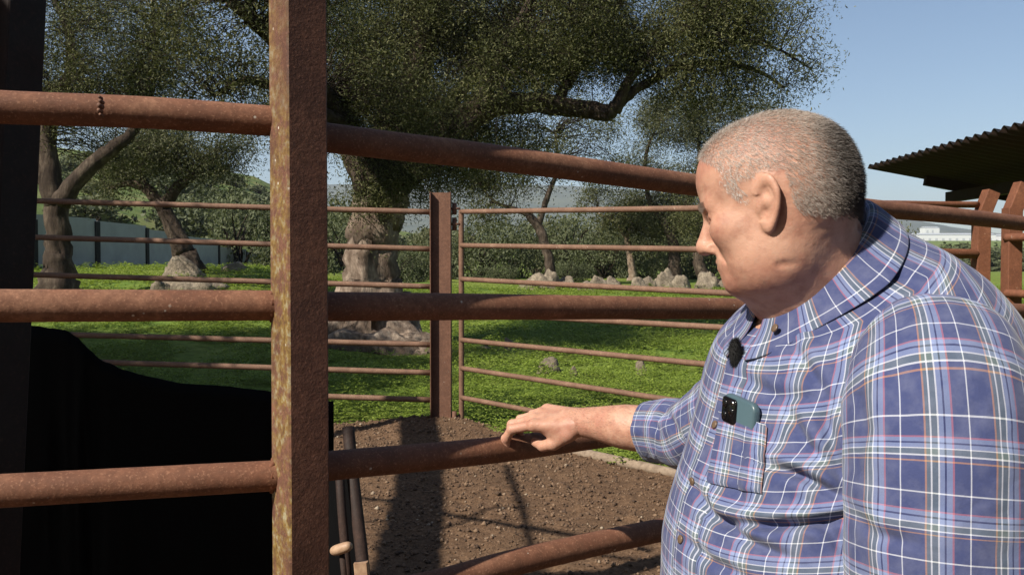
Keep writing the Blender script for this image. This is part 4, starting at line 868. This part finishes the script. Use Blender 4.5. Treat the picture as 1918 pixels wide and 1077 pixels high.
# forearm hair
fr_ = np.random.default_rng(4); fq = np.array(f1f[:-2]); fcn = f1v[fq].mean(1); e1 = f1v[fq[:, 1]] - f1v[fq[:, 0]]; e2 = f1v[fq[:, 3]] - f1v[fq[:, 0]]; fnn = np.cross(e1, e2); fnn /= np.linalg.norm(fnn, axis=1)[:, None]
ax_ = np.array([P(1300, 812, 1.74), wrist]); tt_ = ((fcn - ax_[0]) @ (ax_[1] - ax_[0])) / ((ax_[1] - ax_[0]) @ (ax_[1] - ax_[0])); cen = ax_[0] + tt_[:, None] * (ax_[1] - ax_[0]); fnn *= np.sign(((fcn - cen) * fnn).sum(1))[:, None]
sel = fr_.choice(np.where((tt_ > .2) & (tt_ < 1.0))[0], 2600); c_ = fcn[sel] + fr_.normal(size=(2600, 3)) * .0015; d_ = fnn[sel] * .35 + nrm(ax_[1] - ax_[0]) * .7 + fr_.normal(size=(2600, 3)) * .35; d_ /= np.linalg.norm(d_, axis=1)[:, None]; s_2 = np.cross(d_, fnn[sel]) * .00016
V = np.stack([c_ - s_2, c_ + s_2, c_ + d_ * fr_.uniform(.006, .013, (2600, 1))], 1).reshape(-1, 3); ah = mk('arm_hair', V, np.arange(len(V)).reshape(-1, 3), None, PERSON, smooth=False)
t = NT('arm_hair'); t.set(Base_Color=(.16, .10, .06), Roughness=.5); ah.data.materials.append(t.m)
# ---- shirt
def plaid():
    t = NT('plaid_cloth'); uvn = t.n('UVMap'); sp = t.n('SeparateXYZ'); t.t.links.new(uvn.outputs[0], sp.inputs[0])
    N = (.046, .058, .145); Lb = (.20, .25, .42); W_ = (.64, .66, .72); R_ = (.36, .12, .16); O = (.40, .20, .10); Gg = (.10, .135, .14); Dk = (.018, .022, .075)
    stops = [(0, W_), (.017, N), (.235, R_), (.262, Lb), (.345, Dk), (.372, Lb), (.44, W_), (.462, Gg), (.545, W_), (.567, Gg), (.625, O), (.650, N)]
    stops2 = [(0, W_), (.016, N), (.25, R_), (.270, Lb), (.335, Dk), (.36, Lb), (.43, W_), (.45, Gg), (.535, W_), (.553, N), (.60, O), (.62, N)]
    per = .0635
    cu = t.ramp(t.math('FRACT', t.math('DIVIDE', sp.outputs[0], per)), stops, 'CONSTANT'); cv_ = t.ramp(t.math('FRACT', t.math('DIVIDE', sp.outputs[1], per)), stops2, 'CONSTANT')
    # twill: warp and weft threads alternate
    tw = t.math('GREATER_THAN', t.math('FRACT', t.math('MULTIPLY', t.math('ADD', sp.outputs[0], sp.outputs[1]), 900.0)), .5)
    col = t.mix(t.math('ADD', t.math('MULTIPLY', tw, .24), .38), cu, cv_)
    col = t.mix(t.ramp(t.noise(40, 4, .6), [(.4, 0.0), (.7, .16)]), col, (.30, .31, .40))
    t.set(Base_Color=col, Roughness=.88); t.b.inputs['Specular IOR Level'].default_value = .2; t.b.inputs['Sheen Weight'].default_value = .15
    n1 = t.noise(13, 3, .5, dist=.6); n2 = t.noise(420, 2, .5); t.bump(t.math('ADD', t.math('MULTIPLY', n1, 1.0), t.math('MULTIPLY', n2, .05)), .010, .55); return t.m
M['plaid'] = plaid()
BF = nrm([-.966, -.26, 0]); BLf = np.cross([0, 0, 1.], BF); SDp = 1.22; k_ = SDp / F
secs = [((1442, 584), (1612, 400), .076), ((1412, 620), (1668, 428), .118), ((1378, 660), (1735, 474), .180), ((1360, 712), (1800, 540), .218), ((1338, 780), (1860, 625), .228), ((1308, 850), (1908, 735), .226), ((1283, 925), (1940, 850), .232), ((1267, 1005), (1950, 970), .243), ((1262, 1090), (1950, 1090), .248), ((1250, 1190), (1945, 1210), .25), ((1275, 1300), (1935, 1330), .24)]
prm = []
for (fx, fy), (bx, by), b in secs:
    c = P((fx + bx) / 2, (fy + by) / 2, SDp); ha = (bx - fx) / 2 * k_ / .966; hz_ = (by - fy) / 2 * k_; prm.append(np.concatenate([c, BF * ha + np.array([0, 0, hz_]), [b]]))
prm = catmull(prm, 330); NA = 300; ph = np.linspace(0, 2 * math.pi, NA, endpoint=False) + math.pi
ex = 2 / 2.35; cs, sn = np.sign(np.cos(ph)) * np.abs(np.cos(ph)) ** ex, np.sign(np.sin(ph)) * np.abs(np.sin(ph)) ** ex
TV = prm[:, None, :3] + prm[:, None, 3:6] * cs[None, :, None] + (prm[:, 6:7] * sn[None])[..., None] * BLf
def topx(v):
    r = v - np.array([0, 0, CAMZ]); d = r[..., 1] * cp - r[..., 2] * sp_; w = r[..., 1] * sp_ + r[..., 2] * cp; return r[..., 0] / d * F + W / 2, H / 2 - w / d * F
def gnormals(V, closed=True):
    du = (np.roll(V, -1, 1) - np.roll(V, 1, 1)) if closed else np.gradient(V, axis=1); dv = np.gradient(V, axis=0); n = np.cross(du, dv); return n / (np.linalg.norm(n, axis=-1)[..., None] + 1e-12)
TN = gnormals(TV); s_ = np.sign(((TV - prm[:, None, :3]) * TN).sum(-1).mean()); TN *= s_
def crease(px, py, line, w, amp):
    best = np.full(px.shape, 1e9); sgn = np.zeros(px.shape); tt = np.zeros(px.shape); k = len(line) - 1
    for i in range(k):
        a, b = np.array(line[i], float), np.array(line[i + 1], float); ab = b - a; L2 = ab @ ab
        u = ((px - a[0]) * ab[0] + (py - a[1]) * ab[1]) / L2; uc = np.clip(u, 0, 1); dx, dy = px - a[0] - uc * ab[0], py - a[1] - uc * ab[1]; dd = np.hypot(dx, dy); m = dd < best
        best = np.where(m, dd, best); sgn = np.where(m, np.sign(ab[0] * dy - ab[1] * dx), sgn); tt = np.where(m, (i + uc) / k, tt)
    t_ = best * sgn; fade = np.sin(np.clip(tt * .94 + .03, 0, 1) * math.pi) ** .6
    return amp * fade * (-np.exp(-(t_ / w) ** 2) + .75 * np.exp(-((t_ + 2.1 * w) / (1.6 * w)) ** 2) + .2 * np.exp(-((t_ - 2.4 * w) / (2 * w)) ** 2))
px_, py_ = topx(TV); near = (TN @ BLf) > -.15; disp = np.zeros(px_.shape)
for line, w, amp in [([(1432, 868), (1500, 890), (1575, 932)], 9, .009), ([(1340, 975), (1440, 985), (1540, 978), (1600, 962)], 9, .010), ([(1300, 905), (1330, 960), (1400, 1012), (1480, 1045)], 10, .007), ([(1545, 770), (1560, 840), (1590, 930)], 12, .008), ([(1470, 760), (1510, 830), (1570, 890)], 11, .005),
                     ([(1610, 1080), (1560, 1000), (1500, 930)], 12, .005), ([(1480, 640), (1520, 700), (1560, 760)], 11, .004), ([(1380, 700), (1450, 740), (1540, 745)], 12, .003), ([(1290, 1010), (1330, 1050), (1400, 1080)], 10, .005), ([(1620, 470), (1680, 520), (1760, 560)], 12, .002), ([(1400, 830), (1380, 900), (1390, 960)], 12, .004)]:
    disp += crease(px_, py_, line, w, amp)
vv_ = np.linspace(0, 1, len(prm))[:, None]
disp = disp * near * 1.55 + .0045 * fbm(np.cos(ph)[None] * 2.2 + 5, np.sin(ph)[None] * 2.2, vv_ * 6, 4, 31) * np.clip(vv_ * 6, 0, 1)
TV = TV + TN * disp[..., None]
# cloth coordinates: round the body and along it
Lr = np.concatenate([[0], np.cumsum(np.linalg.norm(np.diff(TV[:, NA // 4], axis=0), axis=1))]) ; Lf_ = np.concatenate([[0], np.cumsum(np.linalg.norm(np.diff(TV[:, NA // 2], axis=0), axis=1))])
wgt = (1 + np.cos(ph)) / 2; VVc = Lr[:, None] * (1 - wgt) + Lf_[:, None] * wgt
arc = np.linspace(-math.pi, math.pi, NA, endpoint=False); half = (np.linalg.norm(prm[:, 3:6], axis=1) + prm[:, 6]) / 2; half = np.maximum(half, .15)
idxs = lambda m, n: [(i * n + j, i * n + (j + 1) % n, (i + 1) * n + (j + 1) % n, (i + 1) * n + j) for i in range(m - 1) for j in range(n)]
# split at the back seam so the cloth coordinate does not wrap
TVc = np.concatenate([TV, TV[:, :1]], 1); arc2 = np.concatenate([arc, [math.pi]]); UU = arc2[None] * half[:, None] * .93; VV2 = np.concatenate([VVc, VVc[:, :1]], 1)
m_, n_ = TVc.shape[:2]; ff = np.array([(i * n_ + j, i * n_ + j + 1, (i + 1) * n_ + j + 1, (i + 1) * n_ + j) for i in range(m_ - 1) for j in range(n_ - 1)])
shirt = mk('shirt', TVc.reshape(-1, 3), ff, M['plaid'], PERSON, uv=np.stack([UU, VV2], -1).reshape(-1, 2))
from mathutils.bvhtree import BVHTree
bvh = BVHTree.FromPolygons([tuple(v) for v in TVc.reshape(-1, 3).tolist()], ff.tolist())
def hit(px, py, offset=0.0):
    o = Vector((0, 0, CAMZ)); d = Vector(P(px, py, 1.0)) - o; d.normalize(); loc, nn_, i, dist = bvh.ray_cast(o, d)
    if loc is None: loc = Vector(P(px, py, 1.16)); nn_ = -d
    if nn_.dot(d) > 0: nn_ = -nn_
    return np.array(loc) + np.array(nn_) * offset, np.array(nn_)
def strip(name, arcs, rows, off, parent, uvs=(1, 1), uoff=0.0, mat=None, edge=.003):
    """panel laid over the shirt between two angles"""
    rows = np.arange(rows[0], rows[1]); A = np.linspace(arcs[0], arcs[1], 14); V = []; U = []
    jj = (A + math.pi) / (2 * math.pi) * NA
    TNc = gnormals(TV) * s_
    for i in rows:
        for k, j in enumerate(jj):
            j0 = int(math.floor(j)) % NA; fr = j - math.floor(j); p = TV[i, j0] * (1 - fr) + TV[i, (j0 + 1) % NA] * fr; nn_ = TNc[i, j0]
            e = off if 0 < k < len(jj) - 1 and i not in (rows[0], rows[-1]) else off - edge
            V.append(p + nn_ * e); U.append((A[k] * half[i] * uvs[0] + uoff, VVc[i, j0] * uvs[1] + uoff))
    n = len(jj); f = [(i * n + j, i * n + j + 1, (i + 1) * n + j + 1, (i + 1) * n + j) for i in range(len(rows) - 1) for j in range(n - 1)]
    return mk(name, V, f, mat or M['plaid'], parent, uv=U)
strip('placket', (-.10, .085), (28, 320), .0035, shirt, uoff=.017)
def hitpatch(name, corners, n, off, parent, uvr=0.0, scale=1.0, uo=(0, 0)):
    V = []; U = []
    for i in range(n):
        for j in range(n):
            a, b = j / (n - 1), i / (n - 1); c = [np.array(q, float) for q in corners]; q = (c[0] * (1 - a) + c[1] * a) * (1 - b) + (c[3] * (1 - a) + c[2] * a) * b
            e = off if 0 < i < n - 1 and 0 < j < n - 1 else (off - .003 if i else off)
            p, _ = hit(q[0], q[1], e); V.append(p); U.append((a * .105 + uo[0], b * .12 + uo[1]))
    return mk(name, V, [(i * n + j, i * n + j + 1, (i + 1) * n + j + 1, (i + 1) * n + j) for i in range(n - 1) for j in range(n - 1)], M['plaid'], parent, uv=U)
hitpatch('pocket', [(1352, 772), (1440, 798), (1428, 925), (1325, 905)], 26, .006, shirt)
# sleeves
def sleeve(name, pts, rad, seed, creases=(), n=150, rings=170, twist=0.0, uo=0.0, squash=None):
    p = catmull(pts, rings); r = np.interp(np.linspace(0, 1, rings), np.linspace(0, 1, len(rad)), rad); V, f, uv = tube(p, r, n, False)
    V = V.reshape(rings, n, 3); N_ = V - p[:, None]; N_ /= np.linalg.norm(N_, axis=-1)[..., None]; a = np.linspace(0, 2 * math.pi, n, endpoint=False)[None]
    x, y = topx(V); dsp = .007 * fbm(np.cos(a) * 1.6 + seed, np.sin(a) * 1.6, np.linspace(0, 5, rings)[:, None] + 0 * a, 4, seed)
    front = N_[..., 1] < .3
    for line, w, amp in creases: dsp = dsp + crease(x, y, line, w, amp) * front
    V = V + N_ * dsp[..., None]; V = np.concatenate([V, V[:, :1]], 1); n2 = n + 1
    L = np.concatenate([[0], np.cumsum(np.linalg.norm(np.diff(p, axis=0), axis=1))]); aa = np.linspace(0, 2 * math.pi, n2); U = np.stack([np.tile(aa * float(np.median(r)) + uo, (rings, 1)), np.tile(L[:, None], (1, n2))], -1)
    Vi = V[-1:] - (V[-1:] - p[-1]) * .06; V = np.concatenate([V, Vi, Vi - (p[-1] - p[-2]) * 12]); U = np.concatenate([U, U[-1:], U[-1:]])
    rings += 2; f = [(i * n2 + j, i * n2 + j + 1, (i + 1) * n2 + j + 1, (i + 1) * n2 + j) for i in range(rings - 1) for j in range(n2 - 1)]
    return mk(name, V.reshape(-1, 3), f, M['plaid'], shirt, uv=U.reshape(-1, 2))
sleeve('sleeve', [P(1705, 628, 1.12), P(1745, 678, 1.035), P(1762, 760, .985), P(1768, 860, .965), P(1768, 980, .955), P(1768, 1100, .95), P(1764, 1290, .955)], [.045, .092, .106, .108, .106, .103, .095], 3,
       [([(1600, 700), (1620, 800), (1600, 900)], 14, .004), ([(1590, 950), (1640, 1000), (1720, 1020)], 14, .004), ([(1660, 660), (1700, 760), (1690, 860)], 18, .002)], uo=.02)
sleeve('sleeve', [P(1500, 640, 1.42), P(1450, 690, 1.50), P(1390, 755, 1.60), elb, P(1262, 808, 1.79), P(1222, 806, 1.835)], [.09, .092, .082, .074, .070, .067], 9,
       [([(1250, 775), (1275, 820), (1290, 870)], 7, .010), ([(1300, 740), (1310, 790), (1330, 840)], 8, .007), ([(1215, 770), (1240, 820)], 6, .003)], n=120, rings=120)
# collar
cl = catmull([np.concatenate([p[:3], p[3:6], [p[6]]]) for p in (prm[0], prm[int(330 * .06)], prm[int(330 * .12)], prm[int(330 * .20)])], 40)
A = np.linspace(math.radians(6), math.radians(354), 150)
def ring_at(q, a, out, lift):
    return q[:3] + (q[3:6] * (1 + out / np.linalg.norm(q[3:6]))) * math.cos(a) + BLf * (q[6] + out) * math.sin(a) + lift
axis_up = nrm(prm[0][:3] - prm[30][:3]); V = []; U = []
prof = [(9, -.008, -.012), (3, -.002, .004), (0, .002, .013), (0, .008, .016), (1, .014, .012), (6, .0165, .004), (13, .015, .001), (19, .014, 0), (25, .0115, -.001)]
for k, (ri, out, lf) in enumerate(prof):
    for a in A:
        fr = 1 - abs(a - math.pi) / math.pi; tip = max(0, math.cos(a)) ** 6; rj = ri * (1 - .5 * max(0, fr * 2 - 1)) + (tip * 14 if k > 3 else 0) * (k - 3) / 5; q = cl[min(39, int(rj))] * (1 - (rj % 1)) + cl[min(39, int(rj) + 1)] * (rj % 1)
        V.append(ring_at(q, a, out + .004 * tip, axis_up * lf)); U.append((a * .12, k * .0095))
n = len(A); cf_ = [(i * n + j, i * n + j + 1, (i + 1) * n + j + 1, (i + 1) * n + j) for i in range(len(prof) - 1) for j in range(n - 1)]
co = mk('collar', V, cf_, M['plaid'], shirt, uv=U); sm = co.modifiers.new('thick', 'SOLIDIFY'); sm.thickness = .0018; ss = co.modifiers.new('sub', 'SUBSURF'); ss.levels = 1; ss.render_levels = 1
t = NT('button'); t.set(Base_Color=(.13, .085, .055), Roughness=.35); M['button'] = t.m
for (x, y) in ((1466, 622), (1344, 797), (1302, 900), (1280, 1010)):
    p, nn_ = hit(x, y, .0052 if y > 650 else .014); u = nrm(np.cross(nn_, [0, 0, 1.])); V, f, uv = tube([p - nn_ * .0015, p + nn_ * .0008, p + nn_ * .0014], [.0058, .0058, .0048], 20); mk('button', V, f, M['button'], shirt)
# armhole and yoke seams: thin raised welt
def seam(pxs, off=.0012, r=.0010):
    p = [hit(x, y, off)[0] for x, y in catmull([(a, b) for a, b in pxs], 60)]; V, f, uv = tube(p, r, 6); return mk('seam', V, f, M['plaid'], shirt, uv=np.tile([.01, .02], (len(V), 1)))
seam([(1600, 700), (1612, 672), (1640, 648), (1690, 630), (1745, 622), (1800, 628), (1850, 655)], .0035, .0012)
# trousers and shoes
t = NT('denim'); t.set(Base_Color=(.035, .045, .075), Roughness=.9); t.bump(t.noise(60, 3), .002, .5); M['trousers'] = t.m
def leg_core(p):
    hipc = P(1605, 1300, 1.22); d = ell(p, hipc + [0, 0, -.03], (.235, .215, .14), np.stack([BF, BLf, [0, 0, 1]], 1) @ np.eye(3))
    for s1 in (-1, 1):
        hip = P(1610, 1290, 1.22) + BLf * .105 * s1; kn = hip * [1, 1, 0] + [-.02, 0, .50]; an = hip * [1, 1, 0] + [.02, 0, .07]
        d = smin(d, rcone(p, hip - [0, 0, .06], kn, .125, .092), .05); d = smin(d, rcone(p, kn, an, .092, .080), .03)
    return smax(d, -(p[..., 2] - .045), .01)
G, lo = grid((.1, .8, .0), (.95, 1.65, 1.2), .012); tv, tf = surface_nets(leg_core(G), lo, .012); mk('trousers', tv, tf, M['trousers'], PERSON)
t = NT('leather'); t.set(Base_Color=(.05, .03, .02), Roughness=.5); M['leather'] = t.m
for s1 in (-1, 1):
    an = P(1610, 1290, 1.22) * [1, 1, 0] + BLf * .105 * s1 + [.02, 0, 0]
    G, lo = grid(an + [-.32, -.2, -.01], an + [.15, .2, .16], .007)
    d = rcone(G, an + [.02, 0, .05], an + [0, 0, .10], .055, .05); d = smin(d, rcone(G, an + [0, 0, .04], an + BF * .19 + [0, 0, .032], .05, .042), .03); d = smax(d, -(G[..., 2] - .002), .004)
    v, f = surface_nets(d, lo, .007); mk('shoe', v, f, M['leather'], PERSON)
# phone in the breast pocket
c0, n0 = hit(1366, 748, .0); c1, n1_ = hit(1428, 776, .0); wd = nrm(c1 - c0); nf_ = nrm(n0 + n1_); nf_ = nrm(nf_ - wd * np.dot(nf_, wd)); upv = nrm(np.cross(nf_, wd)); upv = upv if upv[2] > 0 else -upv
pcn = P(1397, 752, 1.0); a0, an_ = hit(1397, 762, 0); topc = a0 + nf_ * .012 + upv * .012
def rbox(c, ax, ay, az, hx, hy, hz, r, seg=6):
    pr = []
    for sx, sy, a0_ in ((1, 1, 0), (-1, 1, 90), (-1, -1, 180), (1, -1, 270)):
        for k in range(seg + 1): a = math.radians(a0_ + 90 * k / seg); pr.append((sx * (hx - r) + r * math.cos(a), sy * (hy - r) + r * math.sin(a)))
    V = []; lv = [(-hz, .82), (-hz * .7, .97), (-hz * .3, 1), (hz * .3, 1), (hz * .7, .97), (hz, .82)]; n = len(pr)
    for z, s_ in lv:
        for x, y in pr: V.append(c + ax * (x - math.copysign((1 - s_) * r, x)) + ay * (y - math.copysign((1 - s_) * r, y)) + az * z)
    f = [(i * n + j, i * n + (j + 1) % n, (i + 1) * n + (j + 1) % n, (i + 1) * n + j) for i in range(len(lv) - 1) for j in range(n)] + [tuple(range(n))[::-1], tuple((len(lv) - 1) * n + j for j in range(n))]
    return V, f
t = NT('phone_case'); t.set(Base_Color=(.062, .105, .125), Roughness=.35); M['case'] = t.m
t = NT('camera_glass'); t.set(Base_Color=(.006, .006, .007), Roughness=.12); M['glass'] = t.m
t = NT('steel_ring'); t.set(Base_Color=(.5, .5, .52), Roughness=.25, Metallic=1.0); M['ringm'] = t.m
tl = math.radians(15); piv, _n = hit(1393, 776, .0045); upv = nrm(upv * math.cos(tl) + nf_ * math.sin(tl)); nf_ = nrm(np.cross(wd, upv)); nf_ = nf_ if nf_[1] < 0 else -nf_
phc = piv + upv * (.021 - .075)

V, f = rbox(phc, wd, upv, nf_, .0365, .075, .0055, .011); ph_ = mk('phone', V, f, M['case']); tag(ph_, 'dark teal smartphone sticking out of the breast pocket of the plaid shirt', 'phone')
V, f = rbox(phc + nf_ * .0065 + upv * .054 - wd * .0175, wd, upv, nf_, .0165, .0175, .0018, .006); mk('camera_island', V, f, M['glass'], ph_)
for dx, dy in ((-.026, .062), (-.026, .046), (-.010, .054)):
    q = phc + wd * dx + upv * dy + nf_ * .0078; V, f, uv = tube([q, q + nf_ * .0018], .0055, 20); l = mk('lens', V, f, M['glass'], ph_)
q = phc + wd * -.008 + upv * .066 + nf_ * .0085; V, f, uv = tube([q, q + nf_ * .001], .003, 14); mk('flash', V, f, M['ringm'], ph_)
# lapel microphone with furry windshield
mc = hit(1388, 668, .010)[0]; rng = np.random.default_rng(8)
G, lo = grid(mc - .04, mc + .04, .002); v, f = surface_nets(ell(G, mc, (.009, .010, .019)), lo, .002)
t = NT('black_fur'); t.set(Base_Color=(.006, .006, .006), Roughness=.9); M['fur'] = t.m
mic = mk('microphone', v, f, M['fur']); tag(mic, 'small black furry microphone clipped to the shirt front below the collar', 'microphone')
d = rng.normal(size=(2600, 3)); d /= np.linalg.norm(d, axis=1)[:, None]; a = mc + d * [.009, .010, .019]; e = a + (d + rng.normal(size=d.shape) * .35) * rng.uniform(.002, .005, (2600, 1)); s1 = nrm([1, .3, .2]) * .00025
V = np.stack([a - s1, a + s1, e], 1).reshape(-1, 3); mk('fur', V, np.arange(len(V)).reshape(-1, 3), M['fur'], mic, smooth=False)

# unseen dark block added behind the camera, closing off part of the sky
bn = empty('sky_blocker', (4, -6, 0), 'unseen dark block added behind the camera to cut sky light', 'sky_blocker')
V, f = boxv((5.4, -7.2, 3.0), (1, 0, 0), (0, 1, 0), (0, 0, 1), 6.0, 4.8, 3.0); mk('wall', V, f, M['dark_rust'], bn, False)
rv = [(-.9, -12.5, 6.1), (12, -12.5, 6.1), (12, -.9, 4.6), (-.9, -.9, 4.6)]; rv = [np.array(q) for q in rv]
mk('roof', rv + [q + np.array([0, 0, .12]) for q in rv], [(3, 2, 1, 0), (4, 5, 6, 7), (0, 1, 5, 4), (1, 2, 6, 5), (2, 3, 7, 6), (3, 0, 4, 7)], M['dark_rust'], bn, False)  # top of the unseen block added to cut sky light
# air
hz = []
for z in (-3.0, 322.0):
    for (x, y) in ((-4500, -400), (4500, -400), (4500, 4300), (-4500, 4300)): hz.append((x, y, z))
hm = bpy.data.materials.new('haze'); hm.use_nodes = True; nt = hm.node_tree; nt.nodes.remove(nt.nodes['Principled BSDF']); pv = nt.nodes.new('ShaderNodeVolumePrincipled')
pv.inputs['Color'].default_value = (.80, .88, 1.0, 1); pv.inputs['Density'].default_value = .00019; pv.inputs['Anisotropy'].default_value = .2; nt.links.new(pv.outputs[0], nt.nodes['Material Output'].inputs['Volume'])
o = mk('haze', hz, [(3, 2, 1, 0), (4, 5, 6, 7), (0, 1, 5, 4), (1, 2, 6, 5), (2, 3, 7, 6), (3, 0, 4, 7)], hm, smooth=False); tag(o, kind='stuff')
